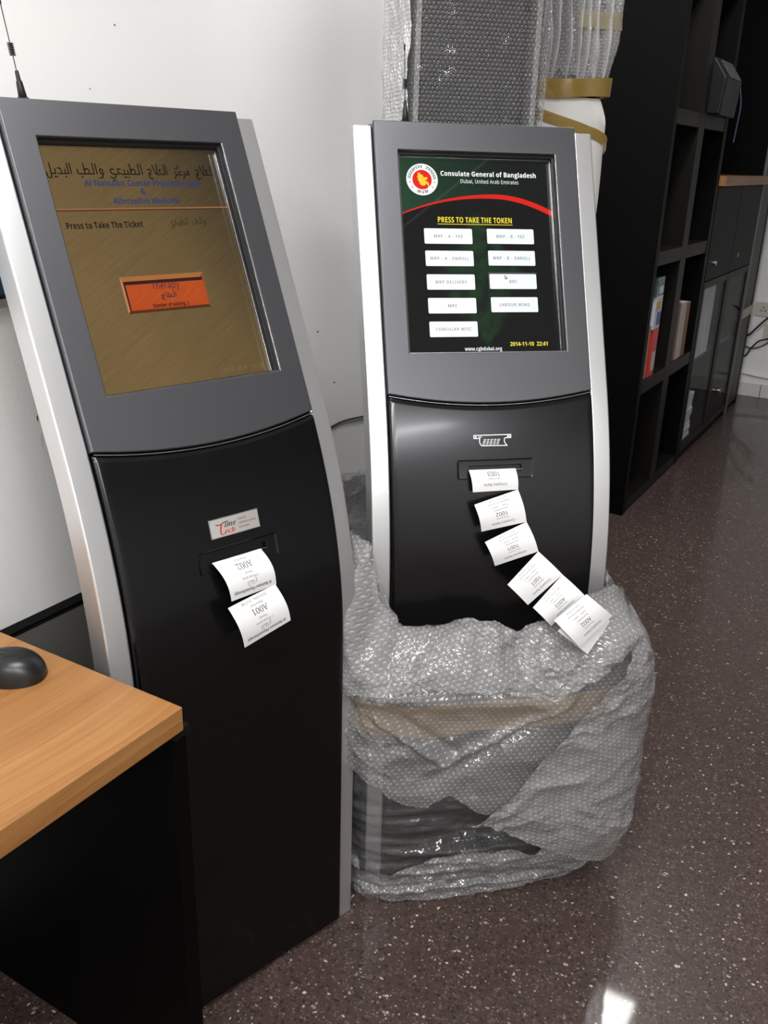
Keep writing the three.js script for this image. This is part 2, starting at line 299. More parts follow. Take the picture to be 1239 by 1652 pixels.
// strokes of Arabic words, laid out in units of the letter height (baseline 0, up positive), drawn left to right
const AR = {
  albadil: { w: 4.3, s: [[[0.05, 0.1], [0.1, -0.28], [0.35, -0.42], [0.7, -0.38], [0.78, 0], [0.78, 1]], [[0.78, 0], [1.5, 0], [1.5, 0.45]], [[1.95, 0.5], [2.35, 0.52], [2.5, 0.3], [2.5, 0], [1.9, 0]], [[2.5, 0], [3.1, 0], [3.1, 0.4]], [[3.1, 0], [3.6, 0], [3.6, 1]], [[4.05, 0], [4.05, 1]]], d: [[1.3, -0.3], [1.6, -0.3], [3.05, -0.3]] },
  waltib: { w: 4.2, s: [[[0.05, 0.42], [0.05, 0], [1.1, 0]], [[1.1, 0], [1.1, 1]], [[1.1, 0.25], [1.35, 0.5], [1.75, 0.45], [1.8, 0.1], [1.7, 0], [1.1, 0]], [[1.8, 0], [2.5, 0], [2.5, 1]], [[2.95, 0], [2.95, 1]], [[3.2, -0.42], [3.65, -0.36], [3.9, 0], [3.88, 0.42], [3.6, 0.5], [3.42, 0.3], [3.55, 0.02], [3.9, 0]]], d: [[0.6, -0.3]] },
  altabii: { w: 5.4, s: [[[0.75, 0.45], [0.35, 0.5], [0.15, 0.25], [0.4, 0.02], [0.85, 0], [0.85, -0.3], [0.4, -0.42], [0.05, -0.3]], [[0.85, 0], [1.4, 0]], [[1.75, 0.5], [1.3, 0.5], [1.35, 0.2], [1.75, 0.02], [2.3, 0], [2.3, 0.45]], [[2.3, 0], [2.85, 0], [2.85, 0.4]], [[2.85, 0], [3.3, 0], [3.3, 1]], [[3.3, 0.25], [3.55, 0.5], [3.95, 0.45], [4, 0.1], [3.9, 0], [3.3, 0]], [[4, 0], [4.6, 0], [4.6, 1]], [[5.05, 0], [5.05, 1]]], d: [[0.3, -0.62], [0.6, -0.62], [2.2, -0.3], [2.45, -0.3], [2.85, -0.3]] },
  alilaj: { w: 4.2, s: [[[0.05, 0.5], [0.6, 0.52], [0.75, 0.35], [0.2, 0.05], [0.1, -0.25], [0.4, -0.45], [0.8, -0.38]], [[1.15, 0.95], [1.45, 0.1], [1.75, 0], [1.75, 0], [2, 1]], [[1.75, 0], [2.4, 0]], [[2.75, 0.5], [2.3, 0.5], [2.35, 0.2], [2.75, 0.02], [3.3, 0], [3.3, 1]], [[3.75, 0], [3.75, 1]]], d: [[0.5, 0.02]] },
  markaz: { w: 3.6, s: [[[0.1, -0.35], [0.5, -0.1], [0.5, 0.35]], [[0.5, 0], [1, 0], [1.2, 0.3], [1.7, 0.32]], [[0.9, 0.6], [1.35, 0.95]], [[1.2, 0], [1.9, 0]], [[1.9, -0.35], [2.3, -0.1], [2.3, 0.3]], [[2.3, 0], [2.8, 0], [2.9, 0.38], [3.2, 0.38], [3.25, 0.02], [2.8, 0]]], d: [[0.5, 0.62]] },
};
function arabic(g, word, x, y, k, colour, width, sx = 0.8) {
  g.strokeStyle = g.fillStyle = colour; g.lineWidth = width; g.lineCap = g.lineJoin = 'round';
  for (const s of AR[word].s) { g.beginPath(); s.forEach(([a, b], i) => i ? g.lineTo(x + a * k * sx, y - b * k) : g.moveTo(x + a * k * sx, y - b * k)); g.stroke(); }
  for (const [a, b] of AR[word].d) { g.beginPath(); g.arc(x + a * k * sx, y - b * k, width * 0.75, 0, 7); g.fill(); }
  return AR[word].w * k * sx;
}
const fitText = (g, s, x0, x1, y) => { const w = g.measureText(s).width; g.save(); g.translate(x0, y); g.scale((x1 - x0) / w, 1); g.textAlign = 'left'; g.fillText(s, 0, 0); g.restore(); };
// left screen: brushed brown page
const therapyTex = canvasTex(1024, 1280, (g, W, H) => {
  const rnd = seeded(5), X = f => (f - 0.0) * W, Y = f => f * H;
  const bg = g.createLinearGradient(0, H * 0.4, W, 0); bg.addColorStop(0, '#7d6641'); bg.addColorStop(0.5, '#6e5a38'); bg.addColorStop(1, '#3f3526'); g.fillStyle = bg; g.fillRect(0, 0, W, H);  // viewing-angle dimming towards the right is put into the page colour
  for (let i = 0; i < 5200; i++) { const x = rnd() * W * 1.6 - W * 0.5, y = rnd() * H * 1.4 - H * 0.1, l = 60 + rnd() * 300; g.strokeStyle = rnd() < 0.5 ? 'rgba(214,178,116,0.07)' : 'rgba(30,22,12,0.09)'; g.lineWidth = 0.6 + rnd() * 1.6; g.beginPath(); g.moveTo(x, y); g.lineTo(x + l * 0.86, y - l * 0.52); g.stroke(); }
  const k = 54; let yb = Y(0.108); const ink = '#14100c';
  for (const [w, x, x1] of [['albadil', 0.02, 0.155], ['waltib', 0.18, 0.325], ['altabii', 0.35, 0.545], ['alilaj', 0.565, 0.69], ['markaz', 0.715, 0.82], ['alilaj', 0.85, 0.975]]) arabic(g, w, X(x), yb, k, ink, 6, X(x1 - x) / (AR[w].w * k));
  g.fillStyle = '#2d3f7c'; g.font = 'bold 44px sans-serif'; fitText(g, 'Al Nainoon Center Physiotherapy', X(0.2), X(0.86), Y(0.158)); 
  g.textAlign = 'center'; g.fillText('&', X(0.51), Y(0.192)); fitText(g, 'Alternative Medicine', X(0.33), X(0.71), Y(0.232));
  g.fillStyle = '#3b2416'; g.fillRect(0, Y(0.255), W, 5); g.fillStyle = '#a06a44'; g.fillRect(0, Y(0.248), W, 9);
  g.fillStyle = ink; g.font = 'bold 46px sans-serif'; fitText(g, 'Press to Take The Ticket', X(0.045), X(0.46), Y(0.33));
  arabic(g, 'altabii', X(0.62), Y(0.322), 36, '#3a3022', 4, 0.6); arabic(g, 'waltib', X(0.75), Y(0.322), 36, '#3a3022', 4, 0.6);
  const bx0 = X(0.25), bx1 = X(0.735), by0 = Y(0.532), by1 = Y(0.685), b = 26;
  const face = (p, c) => { g.fillStyle = c; g.beginPath(); p.forEach(([x, y], i) => i ? g.lineTo(x, y) : g.moveTo(x, y)); g.fill(); };
  face([[bx0, by0], [bx1, by0], [bx1 - b, by0 + b], [bx0 + b * 0.5, by0 + b]], '#b5733f'); face([[bx0, by0], [bx0 + b * 0.5, by0 + b], [bx0 + b * 0.5, by1 - b * 0.6], [bx0, by1]], '#c98a55');
  face([[bx1, by0], [bx1, by1], [bx1 - b * 0.5, by1 - b * 0.6], [bx1 - b * 0.5, by0 + b]], '#8f5a36'); face([[bx0, by1], [bx1, by1], [bx1 - b * 0.5, by1 - b * 0.6], [bx0 + b * 0.5, by1 - b * 0.6]], '#5e3018');
  g.fillStyle = '#c2501f'; g.fillRect(bx0 + b * 0.5, by0 + b, bx1 - bx0 - b, by1 - by0 - b * 1.6);
  for (let i = 0; i < 260; i++) { const x = bx0 + 16 + rnd() * (bx1 - bx0 - 70), y = by0 + 50 + rnd() * (by1 - by0 - 80), l = 30 + rnd() * 40; g.strokeStyle = 'rgba(240,140,80,0.12)'; g.lineWidth = 2; g.beginPath(); g.moveTo(x, y); g.lineTo(x + l * 0.7, y - l * 0.55); g.stroke(); }
  g.fillStyle = '#3a1b16'; g.fillRect(bx0 + b * 0.5, by0 + b, bx1 - bx0 - b, 18); g.fillRect(bx0 + b * 0.5, by0 + b, 9, by1 - by0 - b * 1.6);
  g.fillStyle = '#3f2744'; g.font = '52px sans-serif'; fitText(g, 'Therapy', X(0.415), X(0.575), Y(0.592)); arabic(g, 'alilaj', X(0.455), Y(0.628), 26, '#3f2744', 4.5, 0.9);
  g.fillStyle = '#22100c'; g.font = 'bold 30px sans-serif'; fitText(g, 'Number of waiting: 2', X(0.395), X(0.605), Y(0.668));
  g.fillStyle = '#857653'; g.font = '34px serif'; fitText(g, '2016-10-4   19:28', X(0.7), X(0.965), Y(0.975));
});
// right screen: consulate token page
const tokenTex = canvasTex(1024, 1280, (g, W, H) => {
  const X = f => f * W, Y = f => f * H, rnd = seeded(9);
  g.fillStyle = '#161717'; g.fillRect(0, 0, W, H);
  const gr = g.createLinearGradient(0, Y(0.26), X(0.75), Y(0.05)); gr.addColorStop(0, '#24432f'); gr.addColorStop(0.55, '#1c3024'); gr.addColorStop(1, '#171b19');
  const arcTop = t => [X(t), Y(t < 0.63 ? lerp(0.287, 0.181, 1 - Math.pow(1 - t / 0.63, 2)) : lerp(0.181, 0.262, Math.pow((t - 0.63) / 0.37, 1.9)))];
  const arcLow = t => { const [x, y] = arcTop(t); return [x, y + Y(0.008 + 0.022 * smooth(0, 1, t))]; };
  g.fillStyle = gr; g.beginPath(); g.moveTo(0, 0); g.lineTo(W, 0); for (let i = 40; i >= 0; i--) g.lineTo(...arcTop(i / 40)); g.fill();
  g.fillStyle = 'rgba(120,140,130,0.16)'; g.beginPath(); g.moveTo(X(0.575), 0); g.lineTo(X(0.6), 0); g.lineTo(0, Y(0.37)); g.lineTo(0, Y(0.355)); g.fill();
  // dark green mottled centre
  for (let i = 0; i < 900; i++) { const a = rnd() * 6.28, r = Math.sqrt(rnd()) * 0.33, x = 0.5 + Math.cos(a) * r * 0.85, y = 0.62 + Math.sin(a) * r * 1.05; if (Math.abs(x - 0.5) / 0.3 + Math.abs(y - 0.62) / 0.36 > 1) continue; g.fillStyle = 'rgba(34,80,48,0.09)'; g.beginPath(); g.arc(X(x), Y(y), 12 + rnd() * 30, 0, 7); g.fill(); }
  g.fillStyle = '#d8231f'; g.beginPath(); for (let i = 0; i <= 40; i++) { const p = arcTop(i / 40); i ? g.lineTo(...p) : g.moveTo(...p); } for (let i = 40; i >= 0; i--) g.lineTo(...arcLow(i / 40)); g.fill();
  // state seal: white disc, red disc, yellow country shape, ring of writing, four stars
  const cx = X(0.148), cy = Y(0.112), R = X(0.102); g.fillStyle = '#fdfdfd'; g.beginPath(); g.arc(cx, cy, R, 0, 7); g.fill(); g.fillStyle = '#e02a22'; g.beginPath(); g.arc(cx, cy + 1, R * 0.615, 0, 7); g.fill();
  g.fillStyle = '#f6cf3a'; const map = [[-0.28, -0.4], [-0.18, -0.48], [-0.1, -0.36], [0.05, -0.3], [0.12, -0.14], [0.3, -0.17], [0.38, -0.1], [0.34, 0.0], [0.22, 0.04], [0.24, 0.14], [0.34, 0.1], [0.44, 0.26], [0.48, 0.48], [0.4, 0.52], [0.34, 0.32], [0.24, 0.26], [0.22, 0.38], [0.02, 0.42], [-0.14, 0.34], [-0.2, 0.14], [-0.3, 0.02], [-0.24, -0.1], [-0.36, -0.16], [-0.26, -0.24]];
  g.beginPath(); map.forEach(([a, b], i) => i ? g.lineTo(cx + a * R * 0.95, cy + b * R * 0.95) : g.moveTo(cx + a * R * 0.95, cy + b * R * 0.95)); g.fill();
  g.strokeStyle = g.fillStyle = '#3a3a3a'; g.lineWidth = 3; g.lineCap = 'round';
  const glyph = (ang, flip, kind) => { g.save(); g.translate(cx + Math.cos(ang) * R * 0.8, cy + Math.sin(ang) * R * 0.8); g.rotate(ang + (flip ? -Math.PI / 2 : Math.PI / 2)); g.beginPath(); g.moveTo(-8, -8); g.lineTo(8, -8); g.stroke(); g.beginPath(); if (kind % 3 === 0) { g.moveTo(5, -8); g.lineTo(5, 8); g.moveTo(5, 0); g.lineTo(-5, 3); g.lineTo(4, 7); } else if (kind % 3 === 1) { g.moveTo(-3, -8); g.bezierCurveTo(10, -4, 6, 10, -5, 5); g.moveTo(6, -8); g.lineTo(6, 6); } else { g.moveTo(0, -8); g.lineTo(0, 8); g.moveTo(0, -2); g.bezierCurveTo(-9, -2, -8, 8, 0, 4); } g.stroke(); g.restore(); };
  for (let i = 0; i < 15; i++) if (i !== 8) glyph((-172 + i * 11.7) * D, false, i * 2 + (i % 4)); for (let i = 0; i < 5; i++) glyph((113 - i * 11.5) * D, true, i + 1);
  g.fillStyle = '#c93530'; for (const a of [168, 143, 37, 12]) { g.beginPath(); for (let i = 0; i < 10; i++) { const q = (i & 1 ? 3 : 7), b = i * Math.PI / 5; const px = cx + Math.cos(a * D) * R * 0.8 + Math.sin(b) * q, py = cy + Math.sin(a * D) * R * 0.8 - Math.cos(b) * q; i ? g.lineTo(px, py) : g.moveTo(px, py); } g.fill(); }
  g.fillStyle = '#ffffff'; g.font = 'bold 44px sans-serif'; fitText(g, 'Consulate General of Bangladesh', X(0.268), X(0.908), Y(0.09)); g.font = '36px sans-serif'; g.fillStyle = '#e8ecea'; fitText(g, 'Dubai, United Arab Emirates', X(0.396), X(0.786), Y(0.126));
  g.fillStyle = '#f4dd3c'; g.font = 'bold 50px sans-serif'; fitText(g, 'PRESS TO TAKE THE TOKEN', X(0.232), X(0.728), Y(0.331)); g.fillRect(X(0.232), Y(0.3375), X(0.496), 4);
  const btn = (x0, x1, y0, y1, s) => {
    g.fillStyle = '#050505'; g.beginPath(); g.roundRect(X(x0) - 3, Y(y0) - 3, X(x1 - x0) + 8, Y(y1 - y0) + 8, 8); g.fill();
    const q = g.createLinearGradient(X(0.15), 0, X(0.9), 0); q.addColorStop(0, '#ffffff'); q.addColorStop(1, '#eef4fb'); g.fillStyle = q; g.beginPath(); g.roundRect(X(x0), Y(y0), X(x1 - x0), Y(y1 - y0), 8); g.fill();
    g.fillStyle = '#4b4b4b'; g.font = '27px sans-serif'; const ls = 3; let w = -ls; for (const ch of s) w += g.measureText(ch).width + ls; let x = X((x0 + x1) / 2) - w / 2; g.textAlign = 'left'; for (const ch of s) { g.fillText(ch, x, Y((y0 + y1) / 2) + 10); x += g.measureText(ch).width + ls; }
  };
  g.strokeStyle = '#6d6d6d'; g.lineWidth = 4; g.beginPath(); g.moveTo(X(0.548), Y(0.676)); g.lineTo(X(0.548), Y(0.589)); g.lineTo(X(0.87), Y(0.589)); g.stroke();
  [['MRP - A - FEE', 0.362], ['MRP - A - ENROLL', 0.476], ['MRP DELIVERY', 0.597], ['MRV', 0.718], ['CONSULAR MISC', 0.838]].forEach(([s, y]) => btn(0.141, 0.455, y, y + 0.079, s));
  [['MRP - B - FEE', 0.36], ['MRP - B - ENROLL', 0.473], ['BRC', 0.594], ['LABOUR WING', 0.714]].forEach(([s, y]) => btn(0.552, 0.866, y, y + 0.078, s));
  g.fillStyle = '#fff'; g.strokeStyle = '#444'; g.lineWidth = 3; g.beginPath(); const ax = X(0.655), ay = Y(0.602); [[0, 0], [0, 22], [5, 17], [9, 25], [13, 23], [9, 15], [16, 15]].forEach(([a, b], i) => i ? g.lineTo(ax + a, ay + b) : g.moveTo(ax + a, ay + b)); g.closePath(); g.fill(); g.stroke();
  g.fillStyle = '#f0e24a'; g.font = 'bold 38px sans-serif'; fitText(g, '2014-11-10  22:41', X(0.662), X(0.92), Y(0.967)); g.fillStyle = '#f4f4f4'; g.font = 'bold 34px sans-serif'; fitText(g, 'www.cgbdubai.org', X(0.362), X(0.608), Y(0.988));
});
const posL = [-0.821, 0, -0.982], turnL = 73.24 * D, posR = [-0.602, 0, -1.428], turnR = 42.5 * D;
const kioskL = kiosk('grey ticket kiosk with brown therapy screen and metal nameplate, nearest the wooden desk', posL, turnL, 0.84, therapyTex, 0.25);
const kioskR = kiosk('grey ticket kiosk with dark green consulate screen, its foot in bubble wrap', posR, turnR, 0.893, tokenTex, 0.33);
{ // metal nameplate on the left kiosk
  const t = canvasTex(512, 176, (g, W, H) => {
    const q = g.createLinearGradient(0, 0, W, 0); q.addColorStop(0, '#b9b7b4'); q.addColorStop(1, '#a9a6a3'); g.fillStyle = q; g.fillRect(0, 0, W, H); g.lineCap = g.lineJoin = 'round';
    const st = (c, w, p) => { g.strokeStyle = c; g.lineWidth = w; g.beginPath(); g.moveTo(p[0], p[1]); for (let i = 2; i + 3 < p.length; i += 4) g.quadraticCurveTo(p[i], p[i + 1], p[i + 2], p[i + 3]); g.stroke(); };
    st('#7a1f1c', 9, [60, 52, 95, 70, 130, 50, 160, 38, 190, 44]); st('#c2331f', 14, [118, 58, 96, 100, 98, 142]); st('#c2331f', 9, [98, 142, 104, 168, 134, 150]);
    g.fillStyle = '#2a1c1c'; g.font = 'italic bold 64px serif'; g.save(); g.transform(1, 0, -0.15, 1, 0, 0); g.fillText('ime', 152, 92); g.fillStyle = '#c2331f'; g.fillText('ech', 152, 156); g.restore();
    g.font = 'bold 24px serif'; for (const [s, y, w] of [['SMART', 54, 92], ['COMMUNICATION', 96, 190], ['SYSTEMS', 138, 110]]) { g.fillStyle = '#6e3c3a'; fitText(g, s, 292, 292 + w, y); }
  });
  const g = box(-0.044, 0.044, -0.0148, 0.0148, 0, 0.0025, 0.0008); g.rotateX(-slopeAt(0.882)); g.translate(...surf(0, 0.882, 0.0108)); const plate = mesh('nameplate', g, M.steel, kioskL); plate.userData.label = 'brushed metal nameplate';
  const p = new THREE.PlaneGeometry(0.0856, 0.0274); p.rotateX(-slopeAt(0.882)); p.translate(...surf(0, 0.882, 0.0136)); mesh('print', p, std(0xffffff, 0.38, 0.35, { map: t }), plate);
}
{ // printed pictogram above the right slot
  const a = canvasTex(512, 176, (g, W, H) => {
    g.fillStyle = '#000'; g.fillRect(0, 0, W, H); g.strokeStyle = g.fillStyle = '#fff'; g.lineJoin = 'round'; g.lineWidth = 11;
    g.strokeRect(12, 18, W - 24, 40); g.fillRect(26, 30, 22, 18); g.fillRect(W - 62, 30, 36, 18); g.fillRect(70, 36, 46, 8);
    g.fillStyle = '#000'; g.fillRect(96, 52, 330, 14); g.beginPath(); g.moveTo(92, 58); g.quadraticCurveTo(72, 110, 110, 152); g.lineTo(448, 158); g.quadraticCurveTo(394, 110, 420, 58); g.stroke();
    g.fillStyle = '#fff'; for (let r = 0; r < 4; r++) for (let i = 0; i < 5; i++) g.fillRect(140 + i * 46 - r * 6, 72 + r * 19, 32, 8);
  }, false);
  const g = grid(8, 8, (u, v) => surf(lerp(-0.041, 0.032, u), lerp(0.926, 0.949, v), 0.0114)); const m = mesh('pictogram', g, std(lin(0.75, 0.76, 0.78), 0.4, 0.1, { alphaMap: a, alphaTest: 0.5 }), kioskR); m.userData.label = 'printed pale ticket pictogram';
}
// ------------------------------------------------------------------ magnetic antennas on the kiosk tops
function antenna(label, pos, tilt, turn) {
  const t = thing('antenna', label, 'antenna', pos, turn), v = (r, y) => new THREE.Vector2(r, y), q = new THREE.Group();
  const foot = new THREE.LatheGeometry([v(0, 0), v(0.0125, 0), v(0.0125, 0.003), v(0.0105, 0.005), v(0.0065, 0.009), v(0, 0.009)], 28); mesh('magnet_foot', foot, M.blackPlastic, t);
  const lean = g => { g.rotateZ(tilt); g.translate(0, 0.006, 0); return g; };
  mesh('stem', lean(new THREE.LatheGeometry([v(0, 0), v(0.0062, 0.001), v(0.0052, 0.012), v(0.0044, 0.022), v(0.0032, 0.024), v(0.0026, 0.036), v(0.0012, 0.037), v(0, 0.037)], 20)), M.blackPlastic, t);
  mesh('rod', lean(new THREE.CylinderGeometry(0.0007, 0.0007, 0.094, 10).translate(0, 0.08, 0)), M.whip, t);
  const coil = []; for (let i = 0; i <= 130; i++) { const a = i / 130 * 6.5 * Math.PI * 2; coil.push([Math.cos(a) * 0.0036, 0.055 + i / 130 * 0.016, Math.sin(a) * 0.0036]); } mesh('coil', lean(tube(coil, 0.00085, 220, 6)), M.whip, t);
  mesh('tip', lean(new THREE.CapsuleGeometry(0.0016, 0.008, 4, 10).translate(0, 0.123, 0)), M.blackPlastic, t);
}
const onKiosk = (p, turn, x, y, z) => [p[0] + x * Math.cos(turn) + z * Math.sin(turn), y, p[2] - x * Math.sin(turn) + z * Math.cos(turn)];
antenna('thin black whip antenna with a coil, standing on the kiosk nearest the desk', onKiosk(posL, turnL, -0.137, TOP - 0.002, -0.318), 8.5 * D, turnL);
antenna('thin black whip antenna with a coil, standing on the kiosk with the green consulate screen', onKiosk(posR, turnR, -0.124, TOP - 0.002, -0.318), 2.5 * D, turnR);

// ------------------------------------------------------------------ paper tickets
function ticketTex(lines) { return canvasTex(352, 240, (g, W, H) => { g.fillStyle = '#f7f7f7'; g.fillRect(0, 0, W, H); g.textAlign = 'center'; for (const [s, y, f, c] of lines) { if (s.startsWith('*')) { arabic(g, s.slice(1), W / 2 - AR[s.slice(1)].w * f * 0.4, y, f, c ?? '#555', 2.2); continue; } g.fillStyle = c ?? '#333'; g.font = f; g.fillText(s, W / 2, y); } }); }
const companyTicket = n => ticketTex([['Company Name', 46, '25px sans-serif', '#2a2a2a'], ['Token Number', 80, '15px sans-serif', '#3a3a3a'], [n, 122, '44px sans-serif', '#0a0a0a'], ['Service Number 1', 148, '15px sans-serif', '#3a3a3a'], ['Counter  7   Queue  2', 172, '14px sans-serif', '#3a3a3a'], ['Please Wait for your turn', 200, '15px sans-serif', '#444'], ['2014/11/10  22:41:08', 224, '14px sans-serif', '#505050']]);
const clinicTicket = n => ticketTex([['Al Nainoon Physiotherapy', 36, 'italic bold 23px sans-serif', '#0a0a0a'], ['*alilaj', 70, 24], ['2 Therapy Queue', 96, '15px serif', '#444'], ['Therapy', 122, '15px serif', '#2a2a2a'], [n, 176, '48px serif', '#0a0a0a'], ['Please Wait', 200, '16px serif', '#2a2a2a'], ['2016/10/04   19:27:08', 228, '19px serif', '#444']]);
function ticketPatch(c, bulge, curl = 0, v0 = 0) {     // c: corners TL, TR, BR, BL in kiosk axes; the print stands on its head
  const P = c.map(p => new THREE.Vector3(...p));
  const nrm = P[1].clone().sub(P[3]).cross(P[0].clone().sub(P[2])).normalize(); if (nrm.z < 0) nrm.negate();
  return grid(10, 12, (u, v) => { const top = P[0].clone().lerp(P[1], u), low = P[3].clone().lerp(P[2], u), q = low.lerp(top, v); q.addScaledVector(nrm, bulge * Math.sin(Math.PI * v) + curl * (1 - u) * (1 - u) * (0.3 + 0.7 * v)); return q.toArray(); }, (u, v) => [1 - u, lerp(v0, 1, 1 - v)]);
}
const ticketMat = map => std(lin(0.74, 0.74, 0.74), 0.62, 0, { map, side: THREE.DoubleSide });
{
  const t = thing('ticket_strip', 'curling chain of six printed white paper tickets hanging from the slot above the bubble wrap', 'tickets', posR, turnR);
  const C = [
    ['1003', [[-0.051, 0.8925, -0.026], [0.037, 0.8925, -0.026], [0.039, 0.858, -0.008], [-0.047, 0.857, -0.006]], 0.006, 0, 0.42],
    ['1002', [[-0.048, 0.838, 0.006], [0.0385, 0.858, -0.008], [0.052, 0.803, 0.014], [-0.034, 0.79, 0.018]], 0.007, 0.004, 0],
    ['1001', [[-0.031, 0.775, 0.03], [0.0518, 0.803, 0.014], [0.072, 0.752, 0.034], [-0.01, 0.729, 0.036]], 0.007, 0.003, 0],
    ['1001', [[0.009, 0.701, 0.058], [0.0718, 0.752, 0.034], [0.113, 0.714, 0.058], [0.05, 0.659, 0.062]], 0.004, 0.0, 0],
    ['A003', [[0.051, 0.665, 0.084], [0.1128, 0.714, 0.058], [0.148, 0.683, 0.09], [0.088, 0.627, 0.088]], 0.006, 0.0, 0],
    ['A002', [[0.079, 0.655, 0.118], [0.1375, 0.7, 0.113], [0.187, 0.659, 0.124], [0.128, 0.604, 0.13]], 0.008, 0.0, 0],
  ];
  for (const [n, c, b, k, v0] of C) mesh('ticket', ticketPatch(c, b, k, v0), ticketMat(companyTicket(n)), t).userData.label = 'printed ticket numbered ' + n;
  mesh('ticket', ticketPatch([[0.089, 0.632, 0.117], [0.139, 0.687, 0.111], [0.188, 0.644, 0.117], [0.15, 0.582, 0.121]], 0.004), M.paper, t).userData.label = 'blank ticket folded under the last one';
}
{
  const t = thing('ticket_strip', 'two joined white paper tickets hanging from the slot beneath the metal nameplate', 'tickets', posL, turnL);
  mesh('ticket', ticketPatch([[-0.05, 0.8385, -0.012], [0.038, 0.8385, -0.012], [0.048, 0.783, 0.014], [-0.036, 0.781, 0.016]], 0.012, 0, 0.1), ticketMat(clinicTicket('A002')), t).userData.label = 'printed ticket numbered A002';
  mesh('ticket', ticketPatch([[-0.05, 0.778, 0.024], [0.046, 0.784, 0.014], [0.062, 0.723, 0.032], [-0.029, 0.708, 0.036]], 0.008, 0.003, 0), ticketMat(clinicTicket('A001')), t).userData.label = 'printed ticket numbered A001';
}

// ------------------------------------------------------------------ wrapping film
// A sheet around a rounded-rectangle footprint: phi runs over [p0, p1] (0 = right, 90 = front, 180 = left).
function wrapSheet(o) {
  const foot = (phi, a, b, n = 5) => { const c = Math.cos(phi), s = Math.sin(phi), k = Math.pow(Math.pow(Math.abs(c / a), n) + Math.pow(Math.abs(s / b), n), -1 / n); return [c * k, s * k]; };
  const nu = o.nu ?? 300, nv = o.nv ?? 100, per = 2 * (o.a + o.b) * 1.7;
  const phis = []; { let acc = [0], prev = null; const N = 1500; for (let i = 0; i <= N; i++) { const ph = lerp(o.p0, o.p1, i / N), p = foot(ph, o.a, o.b, o.n); if (prev) acc.push(acc[acc.length - 1] + Math.hypot(p[0] - prev[0], p[1] - prev[1])); prev = p; } const L = acc[N]; let j = 0; for (let i = 0; i <= nu; i++) { const target = L * i / nu; while (j < N - 1 && acc[j + 1] < target) j++; phis.push([lerp(o.p0, o.p1, (j + (target - acc[j]) / Math.max(1e-9, acc[j + 1] - acc[j])) / N), target]); } }
  const hAt = (ph, v) => lerp(o.low(ph), o.rim(ph), v);
  return grid(nu, nv, (u, v) => {
    const [ph, s] = phis[Math.round(u * nu)], h = hAt(ph, v), out = o.grow(ph, h, v, s), [x, z] = foot(ph, o.a + out, o.b + out, o.n);
    const d = o.rough(s, h, ph, v), l = Math.hypot(x, z); return [x * (1 + d / l) + (o.cx ?? 0), h + (o.dh ? o.dh(s, h) : 0), z * (1 + d / l) + (o.cz ?? 0)];
  }, (u, v) => { const [ph, s] = phis[Math.round(u * nu)]; const h = hAt(ph, v), tw = o.twist ?? 0; return [s * Math.cos(tw) + h * Math.sin(tw), -s * Math.sin(tw) + h * Math.cos(tw)]; });
}
const crumple = (s, h, seed, a1, a2, a3, fx = 1, fy = 1) => a1 * ridge(s * 9 * fx, h * 9 * fy, seed) + a2 * ridge(s * 24 * fx, h * 24 * fy, seed + 3) + a3 * ridge(s * 60 * fx, h * 60 * fy, seed + 7);
